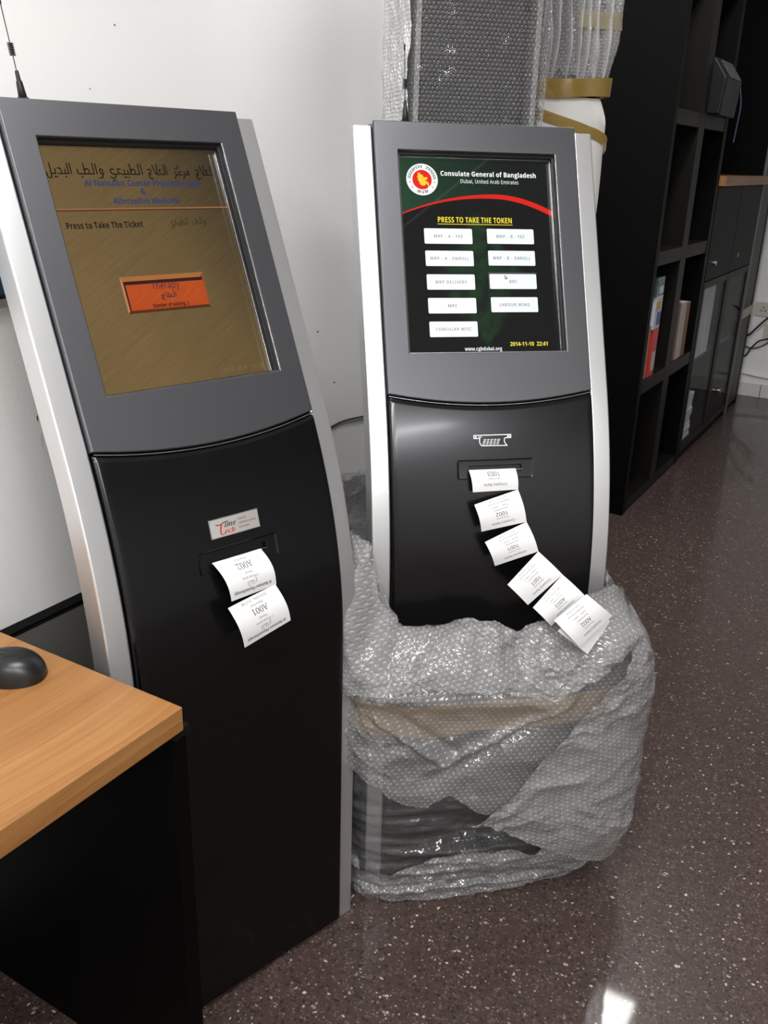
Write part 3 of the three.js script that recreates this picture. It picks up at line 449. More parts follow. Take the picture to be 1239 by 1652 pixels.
{
  const t = thing('bubble_wrap', 'crumpled clear bubble wrap slumped around the foot of the kiosk with the green consulate screen', 'bubble wrap', posR, turnR);
  const cz = -0.13, A = 0.255, B = 0.185;
  const xOf = ph => { const c = Math.cos(ph), s = Math.sin(ph); return s > 0 ? clamp(0.29 * c / Math.pow(Math.pow(Math.abs(c), 5) + Math.pow(Math.abs(s * 1.35), 5), 0.2), -0.29, 0.29) : 0.29 * Math.sign(c); };
  const rimF = curve([[-0.29, 0.79], [-0.262, 0.785], [-0.24, 0.68], [-0.2, 0.632], [-0.127, 0.632], [-0.07, 0.64], [-0.01, 0.632], [0.03, 0.606], [0.084, 0.622], [0.145, 0.628], [0.18, 0.665], [0.235, 0.68], [0.27, 0.66], [0.29, 0.62]]);
  const rim = ph => rimF(xOf(ph)) + 0.006 * noise(ph * 9, 3);
  const all = { a: A, b: B, cz, p0: -0.5 * Math.PI, p1: 1.5 * Math.PI };
  // inner sleeve: a single clear layer with level creases, tucked in at the floor
  const sleeve = wrapSheet({ ...all, nu: 420, nv: 130, low: () => 0.004, rim: ph => Math.min(rim(ph) - 0.05, 0.52), grow: (ph, h) => 0.012 * smooth(0, 0.1, h) + 0.012 * smooth(0.1, 0.3, h) - 0.014 * (1 - smooth(0.0, 0.05, h)),
    rough: (s, h) => { const q = h + 0.05 * noise(s * 2.2, h * 3, 2) - s * 0.06; return 0.013 * ridge(s * 1.6, q * 13, 4) + 0.006 * ridge(s * 5, q * 30, 8) + 0.0025 * ridge(s * 30, h * 40, 9); } });
  mesh('inner_layer', sleeve, plastic(0.95, 0.08, 0.0004, 0.7, { transmissionMap: null }), t);
  const tuck = wrapSheet({ ...all, nu: 420, nv: 50, low: () => 0.003, rim: ph => 0.1 + 0.05 * noise(ph * 3, 6) + 0.06 * smooth(2.4, 2.9, ph), grow: (ph, h) => 0.012 * smooth(0, 0.04, h) + 0.004, rough: (s, h) => { const q = h - s * 0.08; return 0.01 * ridge(s * 2, q * 22, 54) + 0.004 * ridge(s * 16, q * 40, 8) + 0.002 * ridge(s * 45, h * 60, 9); } });
  mesh('tucked_hem', tuck, plastic(0.86, 0.08, 0.0005, 0.62), t);
  // brown tape round the kiosk, between the layers
  const band = wrapSheet({ ...all, p0: 0.2 * Math.PI, p1: 0.86 * Math.PI, nu: 120, nv: 10, low: ph => 0.425 + 0.02 * noise(ph * 2, 1), rim: ph => 0.485 + 0.012 * noise(ph * 3, 5), grow: () => 0.038, rough: (s, h) => 0.003 * ridge(s * 12, h * 8, 2) });
  mesh('packing_tape', band, M.brownTape, t).userData.label = 'brown packing tape showing through the film';
  // outer layer folded down over the front
  const lowF = curve([[-0.29, 0.37], [-0.26, 0.36], [-0.209, 0.322], [-0.165, 0.285], [-0.122, 0.268], [-0.083, 0.295], [-0.055, 0.27], [-0.026, 0.242], [0.05, 0.22], [0.29, 0.2]]);
  const bulge = (h, top) => 0.052 * smooth(top + 0.01, top - 0.12, h);
  const fold = (x, h, x0, h0, x1, h1, w) => { const dx = x1 - x0, dh = h1 - h0, L = Math.hypot(dx, dh), q = ((x - x0) * dx + (h - h0) * dh) / L / L, d = ((x - x0) * -dh + (h - h0) * dx) / L; return Math.exp(-((d / w) ** 2)) * smooth(-0.25, 0.1, q) * smooth(1.25, 0.9, q); };
  const cuff = wrapSheet({ ...all, nu: 440, nv: 150, twist: 0.06, low: ph => lowF(xOf(ph)) + 0.004 * noise(ph * 30, 2), rim, grow: (ph, h) => 0.004 + bulge(h, rim(ph)),
    rough: (s, h, ph) => { const x = xOf(ph); const wr = 0.35 + 1.1 * smooth(-0.1, -0.2, x) + 0.9 * smooth(0.12, 0.02, rim(ph) - h); return crumple(s, h, 11, 0.004, 0.0028 * wr, 0.0013 * wr) + 0.014 * fold(x, h, -0.26, 0.52, 0.085, 0.485, 0.02) + 0.012 * fold(x, h, 0.085, 0.485, 0.25, 0.61, 0.018) + 0.012 * fold(x, h, -0.2, 0.47, -0.1, 0.375, 0.009) - 0.014 * fold(x, h, -0.175, 0.47, -0.075, 0.385, 0.014) + 0.014 * fold(x, h, -0.09, 0.365, 0.1, 0.475, 0.01) - 0.014 * fold(x, h, -0.1, 0.34, 0.08, 0.44, 0.014); } });
  mesh('folded_layer', cuff, plastic(0.86, 0.09, 0.0006, 0.62), t);
  // lip rolled over at the rim
  const lipF = curve([[-0.29, 0.5], [-0.24, 0.52], [-0.14, 0.535], [0, 0.515], [0.085, 0.488], [0.16, 0.53], [0.23, 0.6], [0.29, 0.58]]);
  const lip = wrapSheet({ ...all, nu: 420, nv: 60, twist: -0.3, low: ph => lipF(xOf(ph)) + 0.005 * noise(ph * 20, 8), rim: ph => rim(ph) + 0.004, grow: (ph, h) => 0.013 + bulge(h, rim(ph)) * 1.05, rough: (s, h) => { const q = smooth(0.25, 0.6, noise(s * 7, h * 9, 13) + 0.35); return crumple(s, h, 23, 0.006, 0.002 + 0.003 * q, 0.0005 + 0.003 * q) + 0.0012 * q * ridge(s * 110, h * 110, 77); } });
  mesh('rolled_lip', lip, plastic(0.82, 0.08, 0.0007, 0.7), t);
  // flap hanging over the right half, its free edge running down to the left
  const flapRim = curve([[-0.05, 0.235], [-0.022, 0.25], [0.03, 0.31], [0.09, 0.41], [0.15, 0.5], [0.22, 0.575], [0.26, 0.63], [0.29, 0.62]]), flapLow = curve([[-0.05, 0.24], [-0.026, 0.24], [0.03, 0.195], [0.091, 0.152], [0.16, 0.105], [0.213, 0.078], [0.25, 0.085], [0.29, 0.13]]);
  const flap = wrapSheet({ ...all, p0: -0.18 * Math.PI, p1: 0.56 * Math.PI, nu: 300, nv: 140, twist: 0.5, low: ph => Math.min(flapLow(xOf(ph)), flapRim(xOf(ph)) - 0.004) + 0.004 * noise(ph * 25, 4), rim: ph => flapRim(xOf(ph)),
    grow: (ph, h) => 0.022 + bulge(h, 0.64) * 1.1 + 0.022 * smooth(0.45, 0.25, h) * smooth(0.3, 0.0, ph) - 0.02 * smooth(0.18, 0.06, h), rough: (s, h) => { const q = smooth(0.1, 0.5, noise(s * 5, h * 5, 3) + 0.35); return crumple(s, h, 31, 0.005, 0.0018 + 0.0024 * q, 0.0006 + 0.0016 * q); } });
  mesh('hanging_flap', flap, plastic(0.8, 0.09, 0.0006, 0.62), t);
  // loose ear sticking out on the right
  const ear = grid(50, 60, (u, v) => { const h = lerp(0.36, 0.64, v), w = 0.075 * Math.sin(Math.PI * clamp(v * 0.92 + 0.06)) * u; return [0.275 + w + crumple(u * 0.1, h, 41, 0.004, 0.003, 0.001), h, -0.1 - 0.05 * u + crumple(u * 0.1, h, 43, 0.01, 0.005, 0.002)]; }, (u, v) => [u * 0.09, v * 0.28]);
  mesh('loose_ear', ear, plastic(0.75, 0.1, 0.0008, 0.85), t);
}

// ------------------------------------------------------------------ wrapped machines behind the kiosks
function wrappedTower(label, fx, fz, w, d, h, opt) {   // fx, fz: the front left corner
  const turn = turnR, t = thing('wrapped_kiosk', label, 'wrapped kiosk', [fx + Math.cos(turn) * w / 2 - Math.sin(turn) * d / 2, 0, fz - Math.sin(turn) * w / 2 - Math.cos(turn) * d / 2], turn);
  mesh('casing', box(-w / 2 + 0.03, w / 2 - 0.03, 0.004, h - 0.02, -d / 2 + 0.01, d / 2 - 0.012, 0.006), M.shell, t);
  mesh('front_panel', box(-w / 2 + 0.016, w / 2 - 0.04, 0.01, h - 0.015, d / 2 - 0.014, d / 2 - 0.006, 0.003), opt.front, t);
  for (const s of [-1, 1]) mesh('side_panel', box(s * (w / 2 - 0.008) - 0.006, s * (w / 2 - 0.008) + 0.006, 0.004, h - 0.01, -d / 2 + 0.012, d / 2 - 0.008, 0.003), opt.side, t);
  return t;
}
const paleSide = std(lin(0.72, 0.73, 0.72), 0.5, 0.1), greyFront = phys(lin(0.075, 0.075, 0.08), 0.45, 0.3);
{
  const w = 0.262, d = 0.262, h = 2.15, t = wrappedTower('tall dark machine wrapped in bubble wrap, with pale left side, behind the consulate kiosk', -0.975, -1.724, w, d, h, { front: greyFront, side: paleSide });
  const film = wrapSheet({ a: w / 2 + 0.004, b: d / 2 + 0.004, n: 14, p0: -0.5 * Math.PI, p1: 1.5 * Math.PI, nu: 300, nv: 260, low: () => 0.01, rim: () => h + 0.02, grow: () => 0, rough: (s, hh) => 0.0035 * ridge(s * 3, hh * 5, 3) + 0.0018 * ridge(s * 22, hh * 22, 5) });
  mesh('bubble_film', film, plastic(0.96, 0.07, 0.006, 0.6), t);
  const sideFilm = wrapSheet({ a: w / 2 + 0.011, b: d / 2 + 0.009, n: 14, p0: 0.77 * Math.PI, p1: 1.25 * Math.PI, nu: 60, nv: 220, low: () => 0.01, rim: () => h, grow: () => 0, rough: (s, hh) => 0.006 * ridge(s * 12, hh * 9, 15) + 0.003 * ridge(s * 40, hh * 30, 5) });
  mesh('film_overlap', sideFilm, plastic(0.15, 0.12, 0.004, 0.95), t);
  const seam = wrapSheet({ a: w / 2 + 0.012, b: d / 2 + 0.01, n: 14, p0: 0.02, p1: 0.245 * Math.PI, nu: 40, nv: 200, low: () => 0.01, rim: () => h, grow: () => 0, rough: (s, hh) => 0.005 * ridge(s * 20, hh * 6, 9) + 0.002 * ridge(s * 40, hh * 26, 5) });
  mesh('film_overlap', seam, plastic(0.8, 0.08, 0.004, 0.9), t);
}
{
  const w = 0.275, d = 0.2, h = 2.1, t = wrappedTower('tall machine in creased film with gold tape, between bubble wrapped machine and bookcase', -0.822 - Math.cos(turnR) * w, -2.406 + Math.sin(turnR) * w, w, d, h, { front: greyFront, side: M.shell });
  const film = wrapSheet({ a: w / 2 + 0.012, b: d / 2 + 0.012, n: 8, p0: -0.5 * Math.PI, p1: 1.5 * Math.PI, nu: 420, nv: 220, low: () => 1.566, rim: () => h + 0.03, grow: (ph, hh) => -0.004 * (1 - smooth(1.566, 1.66, hh)) + 0.006 * smooth(1.7, 1.95, hh), rough: (s, hh) => { const q = s + 0.06 * noise(hh * 2.5, s * 2, 7); return smooth(1.56, 1.66, hh) * (0.02 * ridge(q * 12, hh * 1.6, 5) + 0.009 * ridge(q * 30, hh * 2.4, 6)) + 0.0015 * ridge(s * 50, hh * 30, 7); } });
  mesh('creased_film', film, plastic(0.92, 0.08, 0.0012, 0.85), t);
  const film2 = wrapSheet({ a: w / 2 + 0.016, b: d / 2 + 0.016, n: 8, p0: 0.05 * Math.PI, p1: 0.95 * Math.PI, nu: 300, nv: 220, low: ph => 1.6 + 0.05 * Math.max(0, noise(ph * 4, 2)), rim: () => h + 0.03, grow: () => 0, rough: (s, hh) => { const q = s + 0.08 * noise(hh * 2, s * 2, 17); return smooth(1.58, 1.7, hh) * (0.016 * ridge(q * 15, hh * 1.2, 25) + 0.012 * ridge(q * 26, hh * 2, 26)) + 0.001 * ridge(s * 50, hh * 30, 27); } });
  mesh('creased_film', film2, plastic(0.9, 0.08, 0.0012, 0.9), t);
  // gathered pleats standing off the film
  const rnd = seeded(17), pleatMat = plastic(0.62, 0.08, 0.0004, 0.9);
  for (let i = 0; i < 11; i++) {
    const x0 = lerp(-w / 2 + 0.005, w / 2 - 0.005, (i + 0.3 + rnd() * 0.4) / 11), sw = 0.012 + rnd() * 0.012, y0 = 1.578 + rnd() * 0.012, ph = rnd() * 9, drift = (rnd() - 0.5) * 0.08;
    mesh('film_pleat', grid(6, 90, (u, v) => { const y = lerp(y0, h, v), a = (u - 0.5) * Math.PI, x = x0 + drift * (v - 0.2) + 0.014 * noise(y * 5, ph) + Math.sin(a) * sw * (0.12 + 0.38 * smooth(0, 0.16, v)) * (0.5 + 0.6 * Math.abs(noise(y * 7, ph + 3)) * 2); return [x, y, d / 2 + 0.012 + Math.cos(a) * (0.003 + 0.029 * smooth(0, 0.2, v)) + 0.004 * noise(y * 30, x * 30, ph)]; }, (u, v) => [u * 0.03, v * 0.5]), pleatMat, t);
  }
  const foam = wrapSheet({ a: w / 2 + 0.02, b: d / 2 + 0.02, n: 6, p0: -0.5 * Math.PI, p1: 1.5 * Math.PI, nu: 160, nv: 60, low: () => 1.236, rim: () => 1.562, grow: (ph, hh, v) => -0.012 * Math.pow(Math.abs(2 * v - 1), 8) + 0.006 * smooth(1.55, 1.5, hh), rough: (s, hh) => 0.002 * noise(s * 8, hh * 6, 4) });
  mesh('foam_sleeve', foam, M.foam, t).userData.label = 'white foam sleeve';
  const tb = wrapSheet({ a: w / 2 + 0.024, b: d / 2 + 0.024, n: 8, p0: -0.5 * Math.PI, p1: 1.5 * Math.PI, nu: 160, nv: 10, low: ph => 1.563 + 0.004 * Math.sin(ph * 3), rim: ph => 1.607 + 0.006 * Math.cos(ph * 2), grow: () => 0, rough: (s, hh) => 0.003 * ridge(s * 16, hh * 12, 4) });
  mesh('tape_band', tb, M.tape, t).userData.label = 'gold packing tape';
  const diag = curve([[-1, 1.38], [0.4, 1.445], [0.8, 1.478], [1.1, 1.495], [2.1, 1.53], [3, 1.55]]);
  const td = wrapSheet({ a: w / 2 + 0.031, b: d / 2 + 0.031, n: 6, p0: -0.3 * Math.PI, p1: 0.95 * Math.PI, nu: 120, nv: 8, low: ph => diag(ph) - 0.012, rim: ph => diag(ph) + 0.013, grow: () => 0, rough: (s, hh) => 0.001 * ridge(s * 16, hh * 60, 4) });
  mesh('tape_band', td, M.tape, t).userData.label = 'gold packing tape across the foam';
  const tc = wrapSheet({ a: w / 2 + 0.036, b: d / 2 + 0.036, n: 8, p0: 0.2 * Math.PI, p1: 0.4 * Math.PI, nu: 40, nv: 10, low: () => 1.712, rim: () => 1.748, grow: () => 0, rough: (s, hh) => 0.004 * ridge(s * 18, hh * 12, 4) });
  mesh('tape_band', tc, M.clearTape, t).userData.label = 'clear tape patch on the film';
}

// ------------------------------------------------------------------ desk, mouse, low panel
{
  const t = thing('desk', 'orange wood desk with black end panels, in the near left corner', 'desk', [-1.05, 0, -0.03]);
  const put = (n, g, m, p = t) => { g.translate(1.05, 0, 0.03); return mesh(n, g, m, p); };
  put('desk_top', box(X0 + 0.004, -0.728, 0.704, 0.74, -0.738, 0.68, 0.002), M.wood);
  put('end_panel', box(X0 + 0.02, -0.738, 0.002, 0.69, -0.752, -0.727, 0.0015), M.melamine); put('end_panel', box(X0 + 0.02, -0.738, 0.002, 0.69, 0.64, 0.665, 0.0015), M.melamine);
  put('modesty_panel', box(X0 + 0.06, X0 + 0.078, 0.25, 0.69, -0.727, 0.64, 0.0015), M.melamine);
  for (const z of [-0.74, 0.652]) put('spacer', box(-0.765, -0.733, 0.69, 0.704, z - 0.014, z + 0.014, 0.001), M.melamineLight); for (const z of [-0.74, 0.652]) put('spacer', box(X0 + 0.03, X0 + 0.06, 0.69, 0.704, z - 0.014, z + 0.014, 0.001), M.melamineLight);
}
{
  const t = thing('computer_mouse', 'black computer mouse lying on the orange wood desk', 'mouse', [-0.98, 0.7405, -0.66], 0);
  t.rotation.y = -58 * D;                               // nose towards the wall, away from the kiosk
  const L = 0.058, Wd = 0.034, Hh = 0.036;
  const shape = (u, v, grow = 0) => { const a = u * Math.PI * 2, e = v * Math.PI / 2, c = Math.cos(e), s = Math.sin(e), sg = (q, p) => Math.sign(q) * Math.pow(Math.abs(q), p); const zz = sg(Math.sin(a), 0.85) * sg(c, 0.55), xx = sg(Math.cos(a), 0.85) * sg(c, 0.55); const waist = 1 - 0.1 * Math.exp(-((zz - 0.15) ** 2) * 12); const y = Hh * sg(s, 0.9) * (0.82 + 0.22 * Math.cos((zz + 0.3) * 1.5)); return [xx * Wd * waist * (1 + 0.08 * -zz) + 0, y, zz * L]; };
  mesh('shell', grid(72, 36, (u, v) => shape(1 - u, v)), M.mouse, t);
  const line = []; for (let i = 0; i <= 20; i++) { const z = lerp(0.052, -0.012, i / 20); line.push([z]); }
  const top = (x, z) => { let best = null; for (let i = 0; i <= 60; i++) { const v = i / 60; for (let j = 0; j < 120; j++) { const p = shape(j / 120, v), q = (p[0] - x) ** 2 + (p[2] - z) ** 2; if (!best || q < best[0]) best = [q, p[1]]; } } return best[1]; };
  const seam = xx => tube([0.05, 0.035, 0.02, 0.005, -0.008].map(z => [xx * (1 + 0.1 * Math.sin(z * 40)), top(xx, z) + 0.0002, z]), 0.0005, 20, 6);
  mesh('button_gap', seam(0.006), M.black, t); mesh('button_gap', seam(-0.006), M.black, t);
  const wh = new THREE.CylinderGeometry(0.0095, 0.0095, 0.006, 24); wh.rotateZ(Math.PI / 2); wh.translate(0, top(0, 0.035) - 0.004, 0.035); mesh('scroll_wheel', wh, M.blackPlastic, t);
}
{
  const t = thing('low_panel', 'glossy black low panel with a capped top, standing against the white wall behind the desk', 'panel', [X0 + 0.02, 0, -1.02]);
  mesh('panel', box(-0.004, 0.012, 0, 0.5615, -0.32, 0.262, 0.001), M.gloss, t); mesh('cap', box(-0.016, 0.014, 0.5625, 0.567, -0.32, 0.262, 0.001), M.melamine, t); mesh('edge_trim', box(0.0122, 0.0142, 0.5585, 0.5615, -0.32, 0.262, 0.0004), M.melamineLight, t);
}
{
  const t = thing('wall_box', 'dark blue box on the white wall, cut by the left edge of the photo', 'box', [X0, 1.172, -1.03]);
  mesh('case', box(0, 0.035, 0.004, 0.2, -0.006, 0.24, 0.004), std(lin(0.02, 0.07, 0.14), 0.4), t); mesh('base_edge', box(0, 0.036, 0, 0.005, -0.006, 0.24, 0.001), M.black, t);
}
tag(mesh('power_cord', tube([[X0 + 0.006, 0.60, -1.8], [X0 + 0.005, 0.69, -1.95], [X0 + 0.005, 0.71, -2.048], [X0 + 0.005, 0.711, -2.1], [X0 + 0.005, 0.702, -2.194], [X0 + 0.005, 0.68, -2.4], [X0 + 0.006, 0.55, -2.7]], 0.0028, 60), M.cable), 'thin black cord running along the white wall between the two ticket kiosks', 'cord');

// ------------------------------------------------------------------ black bookcase, cabinet, far cabinet
const XF = -0.974;
{
  const t = thing('bookcase', 'tall black open bookcase with two columns of cubbies, beyond the wrapped machines', 'bookcase', [-1.17, 0, -4.14]);
  const put = (n, x0, x1, y0, y1, z0, z1, m = M.melamine) => { const g = box(x0, x1, y0, y1, z0, z1, 0.0015); g.translate(1.17, 0, 4.14); return mesh(n, g, m, t); };
  put('side_panel', X0 + 0.005, XF, 0, 2.16, -3.725, -3.68); put('side_panel', X0 + 0.005, XF, 0, 2.16, -4.6, -4.545); put('divider', X0 + 0.03, XF - 0.002, 0, 2.14, -4.18, -4.085, M.melamineLight);
  put('back_panel', X0 + 0.008, X0 + 0.02, 0, 2.14, -4.545, -3.725); put('top', X0 + 0.005, XF, 2.12, 2.17, -4.545, -3.725);
  for (const [y0, y1] of [[0.0, 0.05], [0.52, 0.578], [1.04, 1.095], [1.56, 1.615]]) for (const [z0, z1] of [[-4.085, -3.725], [-4.545, -4.18]]) put('shelf', X0 + 0.02, XF - 0.002, y0, y1, z0, z1, M.melamineLight);
  put('foot', XF - 0.03, XF - 0.01, -0.0, 0.006, -3.71, -3.69, M.steel);
}
// things on its shelves
const print = (w, h, draw) => std(0xffffff, 0.45, 0, { map: canvasTex(w, h, draw) });
function bookBlock(label, x1, y0, h, z0, z1, dep, coverMat, pageMat, name = 'book', cat = 'book', group) {
  const t = thing(name, label, cat, [x1 - dep / 2, y0, (z0 + z1) / 2], 0, group), w = Math.abs(z1 - z0);
  mesh('cover', [box(-dep / 2, dep / 2, 0, h, -w / 2, -w / 2 + 0.003, 0.0008), box(-dep / 2, dep / 2, 0, h, w / 2 - 0.003, w / 2, 0.0008), box(dep / 2 - 0.003, dep / 2, 0, h, -w / 2, w / 2, 0.001)], coverMat, t);
  mesh('pages', box(-dep / 2 + 0.004, dep / 2 - 0.004, 0.003, h - 0.003, -w / 2 + 0.003, w / 2 - 0.003, 0.0006), pageMat, t); return t;
}
{
  const red = std(lin(0.45, 0.016, 0.012), 0.4), pale = std(lin(0.42, 0.45, 0.52), 0.4), green = std(lin(0.035, 0.07, 0.065), 0.25), tan = std(lin(0.26, 0.17, 0.1), 0.6), brown = std(lin(0.2, 0.085, 0.045), 0.6), cream = std(lin(0.42, 0.38, 0.36), 0.7), blue = std(lin(0.02, 0.04, 0.2), 0.4), gold = std(lin(0.4, 0.26, 0.06), 0.4);
  const carton = (label, y0, y1, z0, z1, mats) => { const t = thing('carton', label, 'box', [-1.08, y0, (z0 + z1) / 2], 0, 'product boxes stacked in the left cubby'), w = z1 - z0, h = y1 - y0; mesh('body', box(-0.1, 0.1, 0, h, -w / 2, w / 2, 0.002), mats[0], t); mesh('flap', box(0.098, 0.1015, h * 0.12, h * 0.5, -w * 0.42, w * 0.1, 0.0006), mats[1], t); mesh('label_strip', box(0.098, 0.1015, h * 0.6, h * 0.85, -w * 0.2, w * 0.44, 0.0006), mats[2], t); };
  carton('narrow red box standing in the bookcase, lowest of its stack', 0.578, 0.78, -3.9, -3.815, [red, cream, red]);
  carton('narrow pale box with blue and gold strips, on top of the red box', 0.78, 0.915, -3.9, -3.8, [pale, blue, gold]);
  carton('narrow dark green box, topmost of the stack above the red box', 0.915, 0.99, -3.895, -3.79, [green, pale, green]);
  bookBlock('tan book leaning beside the red box in the left cubby of the bookcase', -0.985, 0.578, 0.22, -3.8, -3.765, 0.2, tan, cream);
  const g = 'books in the right cubby of the bookcase';
  bookBlock('brown book standing left of the thick white book in the right cubby', -0.985, 0.578, 0.262, -4.265, -4.225, 0.19, brown, cream, 'book', 'book', g);
  bookBlock('thick white book standing between two brown books in the right cubby', -0.985, 0.578, 0.258, -4.37, -4.27, 0.19, cream, cream, 'book', 'book', g);
  bookBlock('brown book standing right of the thick white book in the right cubby', -0.985, 0.578, 0.25, -4.44, -4.375, 0.19, brown, cream, 'book', 'book', g);
  const d = thing('device', 'dark grey device with a slanted shiny top, high on the bookcase shelf', 'device', [-1.0, 1.615, -4.36]);
  const s = new THREE.Shape(); s.moveTo(-0.15, 0); s.lineTo(0.06, 0); s.lineTo(0.07, 0.13); s.lineTo(0.02, 0.2); s.lineTo(-0.12, 0.22); s.closePath();
  const dg = new THREE.ExtrudeGeometry(s, { depth: 0.28, bevelEnabled: true, bevelThickness: 0.008, bevelSize: 0.008, bevelSegments: 3 }); dg.translate(0, 0.008, -0.14); mesh('body', dg, phys(lin(0.004, 0.004, 0.004), 0.45, 0, { specularIntensity: 0.5 }), d);
  const wg = box(-0.003, 0.003, -0.04, 0.04, -0.1, 0.1, 0.001); wg.rotateZ(36 * D); wg.translate(0.058, 0.176, 0); mesh('window', wg, phys(lin(0.05, 0.05, 0.055), 0.25, 0.2), d);
  mesh('strap', tube([[0.078, 0.12, -0.13], [0.09, 0.05, -0.135], [0.088, -0.03, -0.13], [0.085, -0.1, -0.125]], 0.003, 24, 8), std(lin(0.03, 0.035, 0.08), 0.5), d);
}
const darkGlass = phys(lin(0.92, 0.93, 0.94), 0.03, 0, { transmission: 1, thickness: 0, ior: 1.5, specularIntensity: 0.2 });
{
  const t = thing('office_cabinet', 'black cabinet with glass doors, keys and an overhanging wood top, beside the bookcase', 'cabinet', [-1.17, 0, -5.17]), bk = M.melamine, lt = M.melamineLight;
  const put = (n, x0, x1, y0, y1, z0, z1, m, p = t) => { const g = box(x0, x1, y0, y1, z0, z1, 0.0015); g.translate(1.17, 0, 5.17); return mesh(n, g, m, p); };
  put('side_panel', X0 + 0.005, XF - 0.018, 0, 1.33, -4.635, -4.612, bk); put('side_panel', X0 + 0.005, XF - 0.018, 0, 1.33, -5.72, -5.697, bk); put('back_panel', X0 + 0.005, X0 + 0.02, 0, 1.33, -5.697, -4.635, bk);
  put('bottom', X0 + 0.02, XF - 0.02, 0.04, 0.07, -5.697, -4.635, bk); put('shelf', X0 + 0.02, XF - 0.025, 0.485, 0.51, -5.697, -4.635, lt); put('shelf', X0 + 0.02, XF - 0.02, 0.87, 0.895, -5.697, -4.635, lt); put('plinth', X0 + 0.03, XF - 0.05, 0, 0.04, -5.697, -4.635, bk);
  put('wood_top', X0 + 0.004, XF + 0.03, 1.332, 1.376, -5.735, -4.606, M.wood);
  for (const [z0, z1] of [[-5.165, -4.614], [-5.718, -5.169]]) {
    const fr = put('drawer_front', XF - 0.018, XF, 0.9, 1.328, z0, z1, bk); put('key', XF, XF + 0.006, 0.965, 0.99, z1 - 0.14, z1 - 0.134, M.steel, fr);
    const door = put('glass_door', XF - 0.01, XF - 0.004, 0.045, 0.866, z0 + 0.03, z1 - 0.03, darkGlass);
    put('stile', XF - 0.018, XF, 0.04, 0.895, z1 - 0.032, z1, lt, door); put('stile', XF - 0.018, XF, 0.04, 0.895, z0, z0 + 0.032, lt, door); put('rail', XF - 0.018, XF, 0.04, 0.08, z0 + 0.032, z1 - 0.032, lt, door); put('rail', XF - 0.018, XF, 0.862, 0.895, z0 + 0.032, z1 - 0.032, lt, door);
  }
  const lk = new THREE.CylinderGeometry(0.014, 0.014, 0.012, 20); lk.rotateZ(Math.PI / 2); lk.translate(XF + 0.006 + 1.17, 0.218, -5.4 + 5.17); mesh('lock', lk, M.steel, t);
  const lk2 = new THREE.CylinderGeometry(0.012, 0.012, 0.012, 20); lk2.rotateZ(Math.PI / 2); lk2.translate(XF + 0.006 + 1.17, 0.977, -4.754 + 5.17); mesh('lock', lk2, M.steel, t);
  const grey = std(lin(0.55, 0.55, 0.55), 0.6), off = std(lin(0.75, 0.75, 0.75), 0.7);
  bookBlock('pale grey file standing nearer the bookcase on the middle shelf of the cabinet', -0.99, 0.51, 0.35, -4.84, -4.72, 0.25, grey, off, 'file', 'file', 'grey files behind the glass');
  bookBlock('pale grey file standing further from the bookcase on the middle shelf of the cabinet', -0.99, 0.51, 0.34, -4.98, -4.86, 0.25, grey, off, 'file', 'file', 'grey files behind the glass');
  const p = thing('paper_stack', 'stack of white papers on the bottom of the black glass-fronted cabinet', 'papers', [-1.12, 0.07, -4.81]);
  const rnd = seeded(3); for (let i = 0; i < 12; i++) { const g = box(-0.1, 0.12, i * 0.02, i * 0.02 + 0.0195, -0.08, 0.08, 0.0006); g.translate((rnd() - 0.5) * 0.012, 0, (rnd() - 0.5) * 0.012); mesh('sheaf', g, off, p); }
}
{
  const t = thing('tall_cabinet', 'tall black cabinet with pale front edge and crossbar, at far end of the row', 'cabinet', [-1.17, 0, -5.93]);
  const put = (n, x0, x1, y0, y1, z0, z1, m) => { const g = box(x0, x1, y0, y1, z0, z1, 0.0015); g.translate(1.17, 0, 5.93); return mesh(n, g, m, t); };
  put('side_panel', X0 + 0.005, XF - 0.01, 0, 2.42, -5.775, -5.745, M.melamine); put('side_panel', X0 + 0.005, XF - 0.01, 0, 2.42, -6.12, -6.09, M.melamine); put('back_panel', X0 + 0.005, X0 + 0.02, 0, 2.42, -6.09, -5.775, M.melamine); put('top', X0 + 0.005, XF - 0.01, 2.13, 2.425, -6.09, -5.775, M.melamine);
  put('door', XF - 0.03, XF - 0.012, 0.03, 2.4, -6.088, -5.777, M.black); put('edge_strip', XF - 0.012, XF + 0.002, 0, 2.42, -5.765, -5.745, std(lin(0.16, 0.16, 0.165), 0.35, 0.6)); put('crossbar', XF - 0.014, XF, 0.575, 0.625, -6.09, -5.765, M.beige);
}
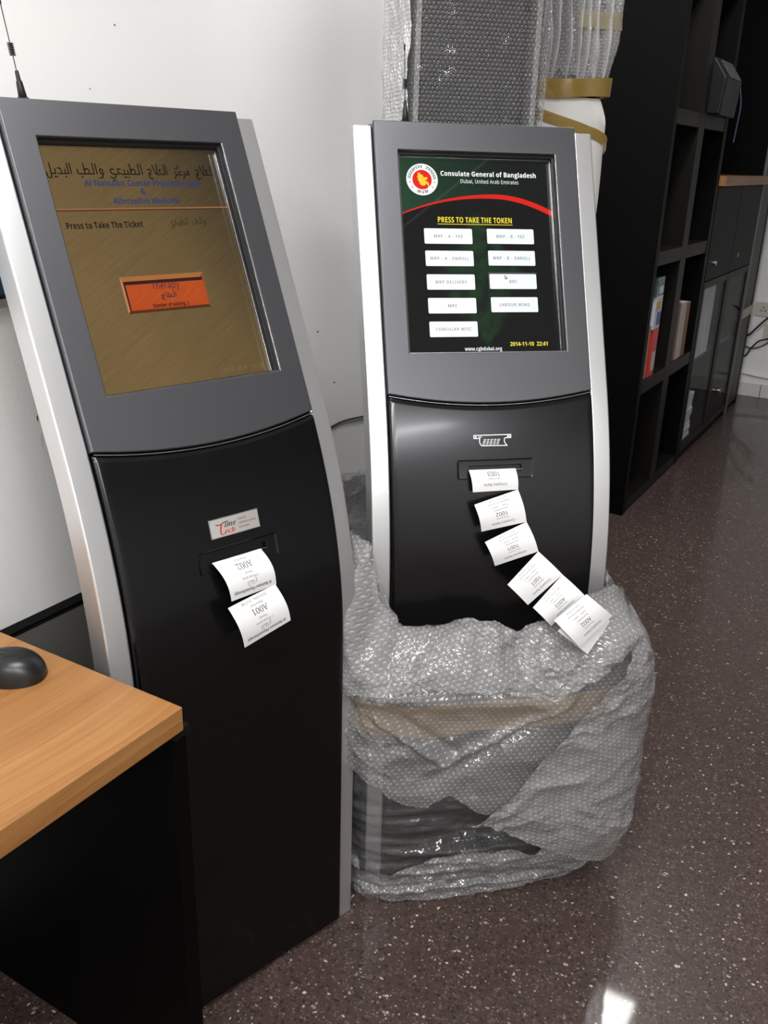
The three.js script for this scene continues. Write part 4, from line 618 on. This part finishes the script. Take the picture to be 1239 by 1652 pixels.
// ------------------------------------------------------------------ far wall: sockets, cables, pipe
{
  const socket = (label, x, y, w, h) => { const t = thing('wall_socket', label, 'socket', [x, y, Z0], 0); mesh('plate', box(-w / 2, w / 2, -h / 2, h / 2, 0, 0.011, 0.003), std(lin(0.6, 0.58, 0.5), 0.4), t); for (const [a, b] of [[-0.012, -0.008], [0.012, -0.008], [0, 0.012]]) mesh('pin_hole', box(a - 0.003, a + 0.003, b - 0.006, b + 0.006, 0.01, 0.0118, 0.0008), M.black, t); };
  socket('cream wall socket on the far white wall, upper of the two', -0.95, 0.57, 0.1, 0.09); socket('cream wall socket on the far white wall, above the cable loop', -0.88, 0.43, 0.09, 0.1);
  tag(mesh('cable', tube([[-1.05, 0.4, Z0 + 0.02], [-1.013, 0.4, Z0 + 0.03], [-0.97, 0.45, Z0 + 0.04], [-0.914, 0.518, Z0 + 0.04], [-0.86, 0.56, Z0 + 0.03], [-0.83, 0.58, Z0 + 0.01]], 0.006, 40), M.cable), 'black cable rising straight across the far white wall', 'cable');
  tag(mesh('cable', tube([[-1.05, 0.25, Z0 + 0.02], [-1.01, 0.265, Z0 + 0.02], [-0.98, 0.32, Z0 + 0.03], [-0.94, 0.37, Z0 + 0.03], [-0.885, 0.395, Z0 + 0.03], [-0.88, 0.42, Z0 + 0.015]], 0.005, 40), M.cable), 'black looped cable hanging lowest on the far white wall', 'cable');
  tag(mesh('cable', tube([[-1.05, 0.33, Z0 + 0.015], [-1.02, 0.325, Z0 + 0.02], [-0.966, 0.318, Z0 + 0.012], [-0.91, 0.345, Z0 + 0.01], [-0.86, 0.385, Z0 + 0.01]], 0.005, 40), std(lin(0.1, 0.1, 0.1), 0.5)), 'grey cable drooping between the two black cables', 'cable');
  tag(mesh('pipe', tube([[-1.2, 0.155, Z0 + 0.012], [-0.99, 0.15, Z0 + 0.012], [-0.92, 0.143, Z0 + 0.012], [-0.8, 0.136, Z0 + 0.012]], 0.01, 30), M.wall), 'white pipe running low along the far white wall', 'pipe');
}
renderer.render(scene, camera);
